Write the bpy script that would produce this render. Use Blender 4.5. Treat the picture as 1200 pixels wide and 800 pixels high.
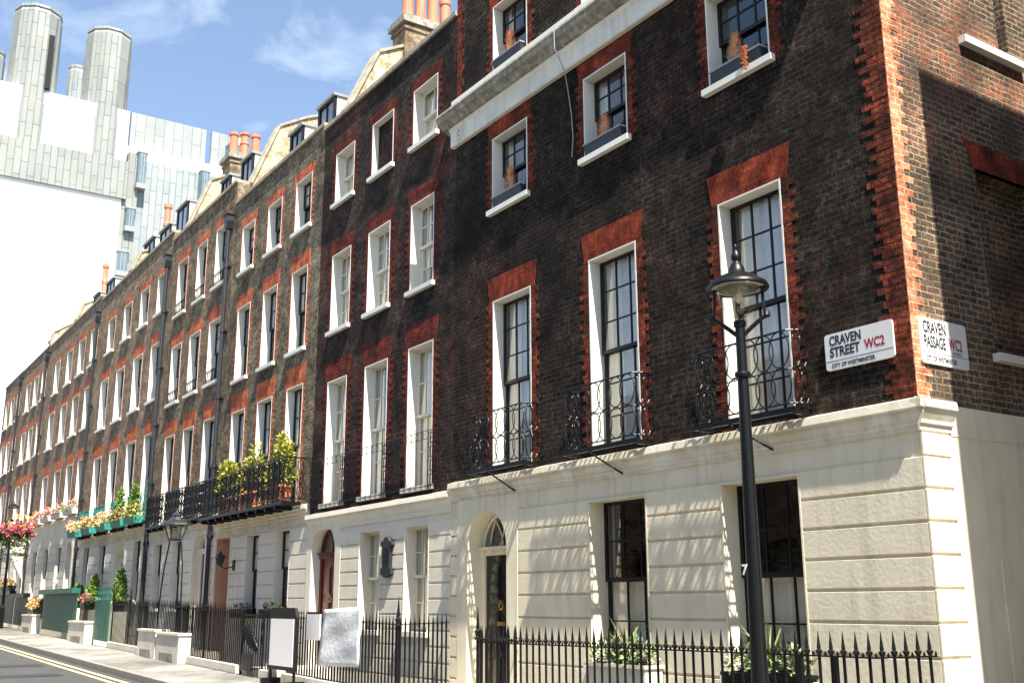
import bpy, math, random
from mathutils import Vector, Matrix
R = math.radians
random.seed(7)
for o in list(bpy.data.objects): bpy.data.objects.remove(o)
sc = bpy.context.scene
COL = sc.collection
EYE = 1.6                      # everything is modelled with the eye at z=0 and lifted by this at the end

# ------------------------------------------------------------------ camera
def cam_setup():
    a, b, c = -0.982542943, 0.242041703, -4.02576512e-03
    ca, sa, cb, sb, cc, s_ = math.cos(a), math.sin(a), math.cos(b), math.sin(b), math.cos(c), math.sin(c)
    f = Vector((sa*cb, ca*cb, sb)); r = Vector((ca, -sa, 0)); u = r.cross(f)
    r2 = cc*r + s_*u; u2 = -s_*r + cc*u
    cd = bpy.data.cameras.new('camera'); cam = bpy.data.objects.new('camera', cd); COL.objects.link(cam)
    cam.matrix_world = Matrix(((r2.x, u2.x, -f.x, 6.30679), (r2.y, u2.y, -f.y, -9.0), (r2.z, u2.z, -f.z, EYE), (0, 0, 0, 1)))
    cd.sensor_width = 36; cd.lens = 1241.646/1200*36; cd.clip_start = .05; cd.clip_end = 2000
    sc.camera = cam
cam_setup()

# ------------------------------------------------------------------ light
SUN = Vector((1, -0.19, 1.6)).normalized()
elev = math.asin(SUN.z); az = math.atan2(SUN.x, SUN.y)      # azimuth from +Y towards +X
SKY_STRENGTH, SUN_STRENGTH, EXPOSURE = 0.088, 5.0, 1.48
w = bpy.data.worlds.new('World'); sc.world = w; w.use_nodes = True
nt = w.node_tree; nt.nodes.clear()
def N(t, nt=None, **k):
    n = nt.nodes.new(t)
    for a, v in k.items():
        if a == 'inp':
            for kk, vv in v.items(): n.inputs[kk].default_value = vv
        else: setattr(n, a, v)
    return n
out = N('ShaderNodeOutputWorld', nt); bg = N('ShaderNodeBackground', nt, inp={'Strength': SKY_STRENGTH})
sky = N('ShaderNodeTexSky', nt); sky.sky_type = 'NISHITA'; sky.sun_disc = False
sky.sun_elevation = elev; sky.sun_rotation = az; sky.air_density = 1.0; sky.dust_density = 0.6; sky.ozone_density = 1.0
tc = N('ShaderNodeTexCoord', nt)
# wispy clouds plus one bright cloud bank low over the far end of the street
mp = N('ShaderNodeMapping', nt); mp.inputs['Scale'].default_value = (1.2, 2.6, 4.5)
no = N('ShaderNodeTexNoise', nt, inp={'Scale': 2.6, 'Detail': 7.0, 'Roughness': .58, 'Distortion': .5})
rmp = N('ShaderNodeValToRGB', nt); rmp.color_ramp.elements[0].position = .50; rmp.color_ramp.elements[1].position = .80
vd = N('ShaderNodeVectorMath', nt, operation='DISTANCE'); vd.inputs[1].default_value = (-0.97, 0.02, 0.20)
mr = N('ShaderNodeMapRange', nt, inp={1: .06, 2: .26, 3: 1.0, 4: 0.0}); mr.interpolation_type = 'SMOOTHSTEP'
sm = N('ShaderNodeMath', nt, operation='ADD'); sm.use_clamp = True
m2 = N('ShaderNodeMath', nt, operation='MULTIPLY_ADD', inp={1: .42, 2: .03})
mx = N('ShaderNodeMixRGB', nt, inp={'Color2': (8.2, 9.0, 9.3, 1)})
L = nt.links.new
L(tc.outputs['Generated'], mp.inputs[0]); L(mp.outputs[0], no.inputs['Vector']); L(no.outputs['Fac'], rmp.inputs[0])
L(rmp.outputs[0], m2.inputs[0]); L(tc.outputs['Generated'], vd.inputs[0]); L(vd.outputs['Value'], mr.inputs[0])
L(m2.outputs[0], sm.inputs[0]); L(mr.outputs[0], sm.inputs[1]); L(sm.outputs[0], mx.inputs['Fac'])
L(sky.outputs[0], mx.inputs['Color1']); L(mx.outputs[0], bg.inputs['Color']); L(bg.outputs[0], out.inputs[0])
sd = bpy.data.lights.new('sun', 'SUN'); so = bpy.data.objects.new('sun', sd); COL.objects.link(so)
sd.energy = SUN_STRENGTH; sd.angle = R(.55); sd.color = (1.0, .94, .82)
so.rotation_euler = SUN.to_track_quat('Z', 'Y').to_euler()
vs = sc.view_settings; vs.view_transform = 'Standard'; vs.look = 'None'; vs.gamma = 1; vs.exposure = EXPOSURE; vs.use_curve_mapping = False
sc.render.engine = 'CYCLES'

# ------------------------------------------------------------------ materials
def mat(name):
    m = bpy.data.materials.new(name); m.use_nodes = True; nt = m.node_tree
    for n in list(nt.nodes):
        if n.type != 'OUTPUT_MATERIAL' and n.type != 'BSDF_PRINCIPLED': nt.nodes.remove(n)
    return m, nt, nt.nodes['Principled BSDF']
def wallcoord(nt, swap=False):
    g = N('ShaderNodeNewGeometry', nt); s = N('ShaderNodeSeparateXYZ', nt); c = N('ShaderNodeCombineXYZ', nt)
    a = N('ShaderNodeMath', nt, operation='ADD'); l = nt.links.new
    l(g.outputs['Position'], s.inputs[0]); l(s.outputs[0], a.inputs[0]); l(s.outputs[1], a.inputs[1])
    if swap: l(a.outputs[0], c.inputs[1]); l(s.outputs[2], c.inputs[0])
    else: l(a.outputs[0], c.inputs[0]); l(s.outputs[2], c.inputs[1])
    return c, g
def noise(nt, g, scale, detail=5, rough=.6, lo=.35, hi=.65, vec=None, dist=0.0):
    n = N('ShaderNodeTexNoise', nt, inp={'Scale': scale, 'Detail': detail, 'Roughness': rough, 'Distortion': dist})
    r = N('ShaderNodeMapRange', nt, inp={1: lo, 2: hi, 3: 0.0, 4: 1.0})
    nt.links.new(g.outputs['Position'] if vec is None else vec, n.inputs['Vector']); nt.links.new(n.outputs['Fac'], r.inputs[0])
    return r
def mix(nt, f, a, b, mode='MIX'):
    m = N('ShaderNodeMixRGB', nt, blend_type=mode); l = nt.links.new
    for s, v in (('Fac', f), ('Color1', a), ('Color2', b)):
        if isinstance(v, (int, float)): m.inputs[s].default_value = v
        elif isinstance(v, tuple): m.inputs[s].default_value = v + (1,) if len(v) == 3 else v
        else: l(v, m.inputs[s])
    return m.outputs[0]
def brick(name, c1, c2, mortar, soot=(.02, .018, .016), soot_amt=.5, fleck=None, fleck_amt=.3, w=.215, h=.073, bump=.6, swap=False, ms=.009, bias=0.0, sscale=.7, rustc=None, patch=3.2, ov=.5):
    m, nt, p = mat(name); l = nt.links.new
    c, g = wallcoord(nt, swap)
    # slight wobble so courses are not ruler straight
    wn = N('ShaderNodeTexNoise', nt, inp={'Scale': 9.0, 'Detail': 2.0}); l(g.outputs['Position'], wn.inputs['Vector'])
    ws = N('ShaderNodeVectorMath', nt, operation='SUBTRACT'); ws.inputs[1].default_value = (.5, .5, .5); l(wn.outputs['Color'], ws.inputs[0])
    wv = N('ShaderNodeVectorMath', nt, operation='SCALE'); wv.inputs['Scale'].default_value = .030; l(ws.outputs[0], wv.inputs[0])
    wa = N('ShaderNodeVectorMath', nt, operation='ADD'); l(c.outputs[0], wa.inputs[0]); l(wv.outputs[0], wa.inputs[1])
    b = N('ShaderNodeTexBrick', nt, inp={'Scale': 1.0, 'Brick Width': w, 'Row Height': h, 'Mortar Size': ms, 'Mortar Smooth': .35, 'Bias': bias,
                                         'Color1': c1+(1,), 'Color2': c2+(1,), 'Mortar': mortar+(1,)})
    l(wa.outputs[0], b.inputs['Vector'])
    col = b.outputs['Color']
    fine = noise(nt, g, 26, 5, .75, .32, .68)
    if fleck:
        f1 = noise(nt, g, 11, 6, .8, .50, .64); fm = noise(nt, g, .9, 4, .6, .34, .60)
        mm = N('ShaderNodeMath', nt, operation='MULTIPLY'); l(f1.outputs[0], mm.inputs[0]); l(fm.outputs[0], mm.inputs[1])
        m3 = N('ShaderNodeMath', nt, operation='MULTIPLY', inp={1: fleck_amt}); l(mm.outputs[0], m3.inputs[0])
        col = mix(nt, m3.outputs[0], col, fleck)
    if rustc:
        rz = noise(nt, g, .45, 4, .6, .48, .62); m4 = N('ShaderNodeMath', nt, operation='MULTIPLY', inp={1: rustc[1]}); l(rz.outputs[0], m4.inputs[0])
        rb = noise(nt, g, 5, 3, .6, .4, .6); m5 = N('ShaderNodeMath', nt, operation='MULTIPLY'); l(m4.outputs[0], m5.inputs[0]); l(rb.outputs[0], m5.inputs[1])
        col = mix(nt, m5.outputs[0], col, rustc[0])
    so_ = noise(nt, g, sscale, 6, .62, .38, .62); ms_ = N('ShaderNodeMath', nt, operation='MULTIPLY', inp={1: soot_amt}); l(so_.outputs[0], ms_.inputs[0])
    col = mix(nt, ms_.outputs[0], col, soot)
    pt = noise(nt, g, patch, 5, .7, .36, .64); pr = N('ShaderNodeMapRange', nt, inp={1: 0.0, 2: 1.0, 3: .55, 4: 1.5}); l(pt.outputs[0], pr.inputs[0])
    vm = N('ShaderNodeVectorMath', nt, operation='SCALE'); l(col, vm.inputs[0]); l(pr.outputs[0], vm.inputs['Scale']); col = vm.outputs[0]
    col = mix(nt, ov, col, fine.outputs[0], 'OVERLAY')
    l(col, p.inputs['Base Color']); p.inputs['Roughness'].default_value = .85
    p.inputs['Specular IOR Level'].default_value = .08
    inv = N('ShaderNodeMath', nt, operation='SUBTRACT', inp={0: 1.0}); l(b.outputs['Fac'], inv.inputs[1])
    fm2 = N('ShaderNodeMath', nt, operation='MULTIPLY_ADD', inp={1: .9}); l(fine.outputs[0], fm2.inputs[0]); l(inv.outputs[0], fm2.inputs[2])
    bp = N('ShaderNodeBump', nt, inp={'Strength': bump, 'Distance': .012}); l(fm2.outputs[0], bp.inputs['Height']); l(bp.outputs[0], p.inputs['Normal'])
    return m
def plain(name, col, col2=None, rough=.6, scale=3, bump=0, metallic=0, amt=.5, bscale=40, spec=.5, streak=None):
    m, nt, p = mat(name); l = nt.links.new
    g = N('ShaderNodeNewGeometry', nt)
    c = col
    if col2:
        r = noise(nt, g, scale, 6, .6, .35, .65); mm = N('ShaderNodeMath', nt, operation='MULTIPLY', inp={1: amt}); l(r.outputs[0], mm.inputs[0])
        c = mix(nt, mm.outputs[0], col, col2)
    if streak:
        mpn = N('ShaderNodeMapping', nt); mpn.inputs['Scale'].default_value = (6, 6, .55); l(g.outputs['Position'], mpn.inputs[0])
        r = noise(nt, g, 1.3, 5, .6, .5, .72, vec=mpn.outputs[0]); mm = N('ShaderNodeMath', nt, operation='MULTIPLY', inp={1: streak[1]}); l(r.outputs[0], mm.inputs[0])
        c = mix(nt, mm.outputs[0], c, streak[0])
    if isinstance(c, tuple): p.inputs['Base Color'].default_value = c + (1,)
    else: l(c, p.inputs['Base Color'])
    p.inputs['Roughness'].default_value = rough; p.inputs['Metallic'].default_value = metallic; p.inputs['Specular IOR Level'].default_value = spec
    if bump:
        n = N('ShaderNodeTexNoise', nt, inp={'Scale': bscale, 'Detail': 5.0}); l(g.outputs['Position'], n.inputs['Vector'])
        bp = N('ShaderNodeBump', nt, inp={'Strength': bump, 'Distance': .01}); l(n.outputs['Fac'], bp.inputs['Height']); l(bp.outputs[0], p.inputs['Normal'])
    return m
M = {}
M['brickA'] = brick('sooty_brick', (.010, .0088, .0082), (.032, .022, .017), (.058, .048, .037), (.005, .0044, .0044), .72, (.16, .135, .10), .7, rustc=((.15, .045, .024), .28), ms=.008, bump=1.0, ov=.42)
M['brickB'] = brick('dark_brown_brick', (.020, .016, .015), (.060, .034, .026), (.07, .06, .048), (.009, .008, .008), .8, (.22, .19, .15), .7, ov=.4, rustc=((.16, .035, .022), .8), bump=.8)
M['brickC'] = brick('grey_brown_brick', (.21, .165, .105), (.085, .07, .052), (.26, .22, .16), (.038, .032, .026), .6, (.60, .50, .35), .75, bump=.8)
M['brickD'] = brick('brown_stock_brick', (.25, .175, .11), (.10, .075, .055), (.30, .25, .18), (.05, .040, .032), .5, (.62, .50, .34), .75, bump=.8)
M['brickE'] = brick('tan_stock_brick', (.29, .20, .13), (.13, .09, .065), (.34, .28, .20), (.075, .056, .044), .4, (.64, .50, .34), .7, bump=.8)
M['brickSide'] = brick('mottled_side_brick', (.22, .12, .075), (.06, .045, .036), (.42, .35, .25), (.05, .04, .03), .85, (.52, .43, .30), .8, rustc=((.55, .17, .09), .8), bump=.8, sscale=1.6, ms=.011)
M['brickDeepSide'] = M['brickSide']
M['red'] = brick('red_dressing_brick', (.31, .062, .028), (.14, .030, .017), (.08, .04, .027), (.028, .013, .010), .85, h=.073, bump=.9, sscale=2.8, ms=.009, patch=9)
M['redarch'] = brick('rubbed_red_brick', (.28, .050, .024), (.19, .034, .017), (.18, .04, .022), (.04, .016, .012), .7, w=.6, h=.07, ms=.004, swap=True, bump=.3, sscale=2.5)
M['redB'] = brick('deep_red_brick', (.21, .03, .018), (.13, .022, .016), (.10, .04, .03), (.025, .014, .012), .7, h=.073, bump=.7, sscale=2.2)
M['redC'] = brick('orange_red_brick', (.56, .145, .065), (.42, .10, .045), (.42, .17, .09), (.24, .075, .045), .3, w=.5, h=.07, ms=.005, swap=True, bump=.3)
M['redSunlit'] = brick('sunlit_red_brick', (.62, .22, .11), (.46, .13, .06), (.60, .40, .26), (.45, .24, .15), .35, (.75, .55, .38), .6, h=.073, bump=.5)  # red quoin brick with the side face's sunlight put into the colour
M['yellow'] = brick('yellow_stock_brick', (.62, .50, .32), (.48, .34, .20), (.60, .52, .38), (.30, .23, .15), .4, (.70, .60, .42), .4, bump=.6)
M['chimbrick'] = brick('brown_chimney_brick', (.42, .31, .19), (.26, .18, .11), (.34, .28, .20), (.08, .06, .045), .6, (.52, .42, .28), .5, bump=.6)
M['stucco'] = plain('cream_stucco', (.80, .73, .56), (.66, .595, .44), .8, 1.6, .3, streak=((.50, .44, .33), .5), bscale=22, amt=.7)
M['stuccoB'] = plain('white_stucco', (.80, .75, .62), (.66, .61, .50), .75, 1.6, .25, streak=((.55, .51, .43), .3), bscale=30)
M['stuccoC'] = plain('warm_stucco', (.78, .73, .63), (.66, .60, .50), .75, 1.6, .25, streak=((.55, .48, .38), .4), bscale=30)
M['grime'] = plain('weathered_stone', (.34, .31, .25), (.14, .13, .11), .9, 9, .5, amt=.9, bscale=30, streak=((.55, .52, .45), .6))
M['moulding'] = plain('aged_moulding', (.78, .74, .63), (.50, .42, .27), .8, 2.5, .3, amt=.6, streak=((.45, .38, .24), .55), bscale=25)
M['fascia'] = plain('weathered_white_fascia', (.80, .76, .66), (.52, .50, .45), .8, 2.2, .2, amt=.6, streak=((.42, .40, .35), .45))
M['white'] = plain('white_paint', (.82, .80, .74), (.72, .69, .60), .5, 3, .05, streak=((.60, .55, .45), .25))
def age_white(m):
    nt = m.node_tree; p = nt.nodes['Principled BSDF']; src = p.inputs['Base Color'].links[0].from_socket
    oi = N('ShaderNodeObjectInfo', nt); mm = N('ShaderNodeMath', nt, operation='MULTIPLY', inp={1: .55}); nt.links.new(oi.outputs['Random'], mm.inputs[0])
    nt.links.new(mix(nt, mm.outputs[0], src, (.60, .56, .46)), p.inputs['Base Color'])
age_white(M['white'])
M['creamwin'] = plain('cream_paint', (.74, .71, .60), (.66, .62, .50), .45, 3)
M['black'] = plain('black_metal_paint', (.0035, .004, .0055), (.007, .007, .009), .38, 20, .06, spec=.35)
M['blackwood'] = plain('black_sash_paint', (.007, .007, .008), (.012, .012, .012), .4, 8, spec=.3)
M['doorblack'] = plain('black_door_gloss', (.012, .011, .011), None, .15)
M['doorred'] = plain('dark_red_door_paint', (.14, .018, .010), (.08, .012, .008), .3, 5)
M['brass'] = plain('brass', (.65, .42, .12), None, .3, metallic=1)
M['slate'] = plain('slate', (.10, .11, .12), (.05, .055, .06), .6, 6, .3)
M['lead'] = plain('lead', (.30, .31, .32), (.18, .19, .20), .55, 4, .1)
M['coping'] = plain('coping_stone', (.42, .37, .28), (.20, .18, .14), .9, 5, .4, amt=.8)
M['terracotta'] = plain('terracotta', (.62, .20, .10), (.42, .13, .07), .7, 6, .1, streak=((.75, .42, .30), .4))
M['iron_pipe'] = plain('cast_iron_pipe', (.014, .016, .020), (.035, .037, .042), .45, 6, .1)
M['pavement'] = brick('paving_slabs', (.25, .24, .215), (.20, .19, .175), (.10, .095, .09), (.18, .175, .16), .3, w=.9, h=.6, ms=.008, bump=.15, ov=.2, patch=.4)
M['asphalt'] = plain('asphalt', (.060, .060, .062), (.035, .035, .037), .9, 2.2, .4, bscale=120)
M['patch'] = plain('dark_asphalt', (.028, .028, .030), (.04, .04, .04), .9, 4, .3, bscale=120)
M['kerb'] = plain('granite_kerb', (.26, .25, .235), (.16, .155, .15), .8, 6, .2)
M['yellowline'] = plain('yellow_line_paint', (.72, .60, .28), (.45, .40, .26), .7, 6, amt=.5)
M['ground'] = plain('far_ground', (.12, .12, .11), (.08, .08, .075), .95, .5)
M['plinth'] = plain('plinth_stone', (.70, .67, .58), (.46, .43, .37), .85, 3, .3, streak=((.4, .37, .3), .4))
M['pink'] = plain('pink_render', (.60, .36, .26), (.50, .30, .22), .8, 2)
M['teal'] = plain('green_board_paint', (.006, .075, .052), (.012, .11, .078), .45, 2.5, .15, streak=((.03, .22, .16), .6))
M['tealpot'] = plain('teal_planter', (.02, .24, .20), (.03, .16, .13), .5, 5)
M['leaf'] = plain('leaf', (.045, .10, .018), (.10, .15, .03), .55, 9, amt=1)
M['leafy'] = plain('yellow_green_leaf', (.40, .36, .04), (.14, .20, .03), .55, 7, amt=1)
M['leafb'] = plain('bright_conifer_leaf', (.16, .26, .02), (.09, .18, .02), .55, 7, amt=1)
M['dark_leaf'] = plain('dark_leaf', (.025, .05, .014), (.05, .08, .02), .5, 9, amt=1)
M['ivy'] = plain('variegated_ivy_leaf', (.10, .17, .04), (.40, .44, .24), .5, 16, amt=1)
M['spike'] = plain('spiky_leaf', (.12, .17, .05), (.30, .33, .14), .4, 6, amt=1)
M['dried'] = plain('dried_orange_frond', (.72, .30, .12), (.88, .52, .28), .8, 14, amt=1)
M['pinkflower'] = plain('pink_petal', (.75, .05, .16), (.80, .20, .28), .6, 9, amt=1)
M['redflower'] = plain('coral_petal', (.70, .10, .07), (.80, .30, .22), .6, 9, amt=1)
M['yelflower'] = plain('yellow_petal', (.75, .50, .08), (.85, .65, .25), .6, 9, amt=1)
M['paleflower'] = plain('pale_petal', (.75, .60, .52), (.80, .35, .30), .6, 9, amt=1)
M['soil'] = plain('soil', (.03, .02, .015), None, .95)
M['paper'] = plain('blank_white_panel', (.86, .86, .87), (.80, .80, .82), .6, 4)
M['sheet'] = plain('grey_mottled_sheet', (.74, .76, .80), (.52, .55, .60), .6, 16, amt=.8, bump=.9, bscale=14)
M['sign'] = plain('white_enamel', (.72, .72, .70), (.66, .66, .64), .3, 3)
M['ink'] = plain('black_lettering', (.015, .015, .02), None, .4)
M['redink'] = plain('red_lettering', (.30, .008, .02), None, .4)
M['whiterender'] = plain('white_render', (.86, .86, .86), (.82, .82, .82), .8, .3)
M['curtain'] = plain('cream_curtain', (.86, .80, .64), (.76, .70, .55), .9, 2)
M['netcurtain'] = plain('net_curtain', (.84, .84, .80), (.76, .77, .73), .9, 2)
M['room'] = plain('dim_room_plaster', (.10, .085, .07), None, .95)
def glass(name, tint=(1, 1, 1), base=.06, graze=.9):
    m, nt, p = mat(name); nt.nodes.remove(p); l = nt.links.new
    t = N('ShaderNodeBsdfTransparent', nt, inp={'Color': tint+(1,)}); g = N('ShaderNodeBsdfGlossy', nt, inp={'Roughness': .01})
    f = N('ShaderNodeLayerWeight', nt, inp={'Blend': .5}); mxs = N('ShaderNodeMixShader', nt)
    pw = N('ShaderNodeMath', nt, operation='POWER', inp={1: 4.0}); ma = N('ShaderNodeMath', nt, operation='MULTIPLY_ADD', inp={1: graze, 2: base})
    ge = N('ShaderNodeNewGeometry', nt); nn = N('ShaderNodeTexNoise', nt, inp={'Scale': 3.0, 'Detail': 2.0}); bp = N('ShaderNodeBump', nt, inp={'Strength': .10, 'Distance': .02})
    l(ge.outputs['Position'], nn.inputs['Vector']); l(nn.outputs['Fac'], bp.inputs['Height']); l(bp.outputs[0], g.inputs['Normal'])
    l(f.outputs['Facing'], pw.inputs[0]); l(pw.outputs[0], ma.inputs[0])
    l(ma.outputs[0], mxs.inputs[0]); l(t.outputs[0], mxs.inputs[1]); l(g.outputs[0], mxs.inputs[2])
    l(mxs.outputs[0], nt.nodes['Material Output'].inputs[0]); return m
M['glass'] = glass('window_glass', (.96, .97, .97), .15)
M['clearglass'] = glass('lamp_glass', (.95, .95, .90), .06, .6)
def cladding(name, c1, c2, seam, w, h, swap=True, rough=.55):
    m, nt, p = mat(name); l = nt.links.new
    c, g = wallcoord(nt, swap)
    b = N('ShaderNodeTexBrick', nt, inp={'Scale': 1.0, 'Brick Width': h, 'Row Height': w, 'Mortar Size': .035, 'Mortar Smooth': .2, 'Color1': c1+(1,), 'Color2': c2+(1,), 'Mortar': seam+(1,)})
    l(c.outputs[0], b.inputs['Vector'])
    r = noise(nt, g, .35, 6, .65, .35, .65); mm = N('ShaderNodeMath', nt, operation='MULTIPLY', inp={1: .45}); l(r.outputs[0], mm.inputs[0])
    col = mix(nt, mm.outputs[0], b.outputs['Color'], (.31, .31, .285) if 'grey' in name else (.34, .36, .37))
    l(col, p.inputs['Base Color']); p.inputs['Roughness'].default_value = rough
    bp = N('ShaderNodeBump', nt, inp={'Strength': .5, 'Distance': .05}); inv = N('ShaderNodeMath', nt, operation='SUBTRACT', inp={0: 1.0}); l(b.outputs['Fac'], inv.inputs[1])
    l(inv.outputs[0], bp.inputs['Height']); l(bp.outputs[0], p.inputs['Normal']); return m
M['clad'] = cladding('grey_metal_cladding', (.25, .275, .262), (.19, .21, .20), (.07, .08, .078), .62, 2.6)
M['cladpale'] = cladding('pale_metal_cladding', (.28, .31, .32), (.20, .235, .25), (.09, .11, .12), .62, 2.6)
M['cladscreen'] = cladding('pale_ribbed_screen', (.27, .29, .28), (.22, .245, .24), (.12, .14, .135), .95, 6)
M['bayglass'] = plain('blue_grey_bay_glass', (.10, .15, .18), (.20, .27, .30), .15, 1.2)

# ------------------------------------------------------------------ mesh helpers
WL = {}                         # world location of every object
class MB:
    def __init__(s): s.v = []; s.f = []
    def quad(s, *p):
        n = len(s.v); s.v += [tuple(q) for q in p]; s.f.append(tuple(range(n, n+len(p))))
    def box(s, x0, x1, y0, y1, z0, z1):
        n = len(s.v)
        s.v += [(x, y, z) for x in (x0, x1) for y in (y0, y1) for z in (z0, z1)]
        for f in ((0, 1, 3, 2), (4, 6, 7, 5), (0, 4, 5, 1), (2, 3, 7, 6), (0, 2, 6, 4), (1, 5, 7, 3)): s.f.append(tuple(n+i for i in f))
        return s
    def obox(s, c, ax, ay, az):                     # oriented box: centre + three half vectors
        c, ax, ay, az = map(Vector, (c, ax, ay, az)); n = len(s.v)
        s.v += [tuple(c+i*ax+j*ay+k*az) for i in (-1, 1) for j in (-1, 1) for k in (-1, 1)]
        for f in ((0, 1, 3, 2), (4, 6, 7, 5), (0, 4, 5, 1), (2, 3, 7, 6), (0, 2, 6, 4), (1, 5, 7, 3)): s.f.append(tuple(n+i for i in f))
        return s
    def prism(s, poly, fn, a, b):                   # poly of 2D points, fn(u,v,t)->xyz
        n = len(s.v); k = len(poly)
        s.v += [fn(u, v, a) for u, v in poly] + [fn(u, v, b) for u, v in poly]
        s.f.append(tuple(n+i for i in range(k))[::-1]); s.f.append(tuple(n+k+i for i in range(k)))
        for i in range(k):
            j = (i+1) % k; s.f.append((n+i, n+j, n+k+j, n+k+i))
        return s
    def tube(s, pts, r, n=6, closed=False, r2=None):
        pts = [Vector(p) for p in pts]; m = len(pts); base = len(s.v)
        for i, p in enumerate(pts):
            if closed: d = pts[(i+1) % m]-pts[i-1]
            else: d = pts[min(i+1, m-1)]-pts[max(i-1, 0)]
            d.normalize(); u = d.cross(Vector((0, 0, 1)))
            if u.length < .2: u = d.cross(Vector((0, 1, 0)))
            u.normalize(); v = d.cross(u)
            rr = r if r2 is None else r+(r2-r)*i/(m-1)
            for k in range(n):
                a = 2*math.pi*k/n; s.v.append(tuple(p+rr*(math.cos(a)*u+math.sin(a)*v)))
        for i in range(m if closed else m-1):
            j = (i+1) % m
            for k in range(n):
                l = (k+1) % n; s.f.append((base+i*n+k, base+i*n+l, base+j*n+l, base+j*n+k))
        if not closed:
            s.f.append(tuple(base+k for k in range(n))); s.f.append(tuple(base+(m-1)*n+k for k in range(n))[::-1])
        return s
    def lathe(s, prof, c, n=16, sx=1, sy=1):
        base = len(s.v); m = len(prof)
        for r, z in prof:
            for k in range(n):
                a = 2*math.pi*(k+.5)/n; s.v.append((c[0]+sx*r*math.cos(a), c[1]+sy*r*math.sin(a), c[2]+z))
        for i in range(m-1):
            for k in range(n):
                l = (k+1) % n; s.f.append((base+i*n+k, base+i*n+l, base+(i+1)*n+l, base+(i+1)*n+k))
        if prof[0][0] > 1e-4: s.f.append(tuple(base+k for k in range(n))[::-1])
        if prof[-1][0] > 1e-4: s.f.append(tuple(base+(m-1)*n+k for k in range(n)))
        return s
    def build(s, name, m, parent=None, origin=None, smooth=False):
        pw = WL[parent.name] if parent else Vector((0, 0, 0))
        og = Vector(origin) if origin is not None else pw
        me = bpy.data.meshes.new(name); me.from_pydata([tuple(Vector(v)-og) for v in s.v], [], s.f); me.update()
        me.materials.append(M[m] if isinstance(m, str) else m)
        if smooth:
            for p in me.polygons: p.use_smooth = True
        o = bpy.data.objects.new(name, me); COL.objects.link(o); o.parent = parent; o.location = og-pw
        WL[o.name] = og.copy(); return o
def tag(o, label=None, cat=None, group=None, kind=None):
    if label: o['label'] = label
    if cat: o['category'] = cat
    if group: o['group'] = group
    if kind: o['kind'] = kind
    return o
def thing(name, loc, label, cat, group=None):
    o = bpy.data.objects.new(name, None); o.empty_display_size = .2; COL.objects.link(o); o.location = loc; WL[o.name] = Vector(loc)
    return tag(o, label, cat, group)
def copy_tree(o, parent, world):
    c = o.copy(); COL.objects.link(c); c.parent = parent
    pw = WL[parent.name] if parent else Vector((0, 0, 0)); world = Vector(world); c.location = world-pw; WL[c.name] = world
    delta = world-WL[o.name]
    for ch in o.children: copy_tree(ch, c, WL[ch.name]+delta)
    return c
def pav(x): return -1.59-.0172*x
FY = lambda u, v, t: (u, t, v)     # polygon in x,z extruded along y
FX = lambda u, v, t: (t, u, v)     # polygon in y,z extruded along x

def grid_wall(mb, axis, a0, a1, z0, z1, holes, f, b):
    """wall slab with rectangular holes. axis 'x': along x, front y=f, back y=b; axis 'y': along y, front x=f, back x=b"""
    us = sorted(set([a0, a1]+[h[0] for h in holes]+[h[1] for h in holes])); zs = sorted(set([z0, z1]+[h[2] for h in holes]+[h[3] for h in holes]))
    us = [u for u in us if a0 <= u <= a1]; zs = [z for z in zs if z0 <= z <= z1]
    P = (lambda u, d, z: (u, d, z)) if axis == 'x' else (lambda u, d, z: (d, u, z))
    def solid(i, j):
        if i < 0 or j < 0 or i >= len(us)-1 or j >= len(zs)-1: return False
        cu, cz = (us[i]+us[i+1])/2, (zs[j]+zs[j+1])/2
        return not any(h[0] < cu < h[1] and h[2] < cz < h[3] for h in holes)
    for i in range(len(us)-1):
        for j in range(len(zs)-1):
            if not solid(i, j): continue
            u0, u1, w0, w1 = us[i], us[i+1], zs[j], zs[j+1]
            mb.quad(P(u0, f, w0), P(u1, f, w0), P(u1, f, w1), P(u0, f, w1)); mb.quad(P(u1, b, w0), P(u0, b, w0), P(u0, b, w1), P(u1, b, w1))
            if not solid(i-1, j): mb.quad(P(u0, f, w0), P(u0, f, w1), P(u0, b, w1), P(u0, b, w0))
            if not solid(i+1, j): mb.quad(P(u1, f, w0), P(u1, b, w0), P(u1, b, w1), P(u1, f, w1))
            if not solid(i, j-1): mb.quad(P(u0, f, w0), P(u0, b, w0), P(u1, b, w0), P(u1, f, w0))
            if not solid(i, j+1): mb.quad(P(u0, f, w1), P(u1, f, w1), P(u1, b, w1), P(u0, b, w1))
def spandrels(mb, xa, xb, zs, f, b):
    xc = (xa+xb)/2; r = (xb-xa)/2; n = 10
    for sgn in (-1, 1):
        arc = [(xc+sgn*r*math.cos(math.pi/2*k/n), zs+r*math.sin(math.pi/2*k/n)) for k in range(n+1)]
        mb.prism(arc+[(xc+sgn*r, zs+r)], FY, f, b)

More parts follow.
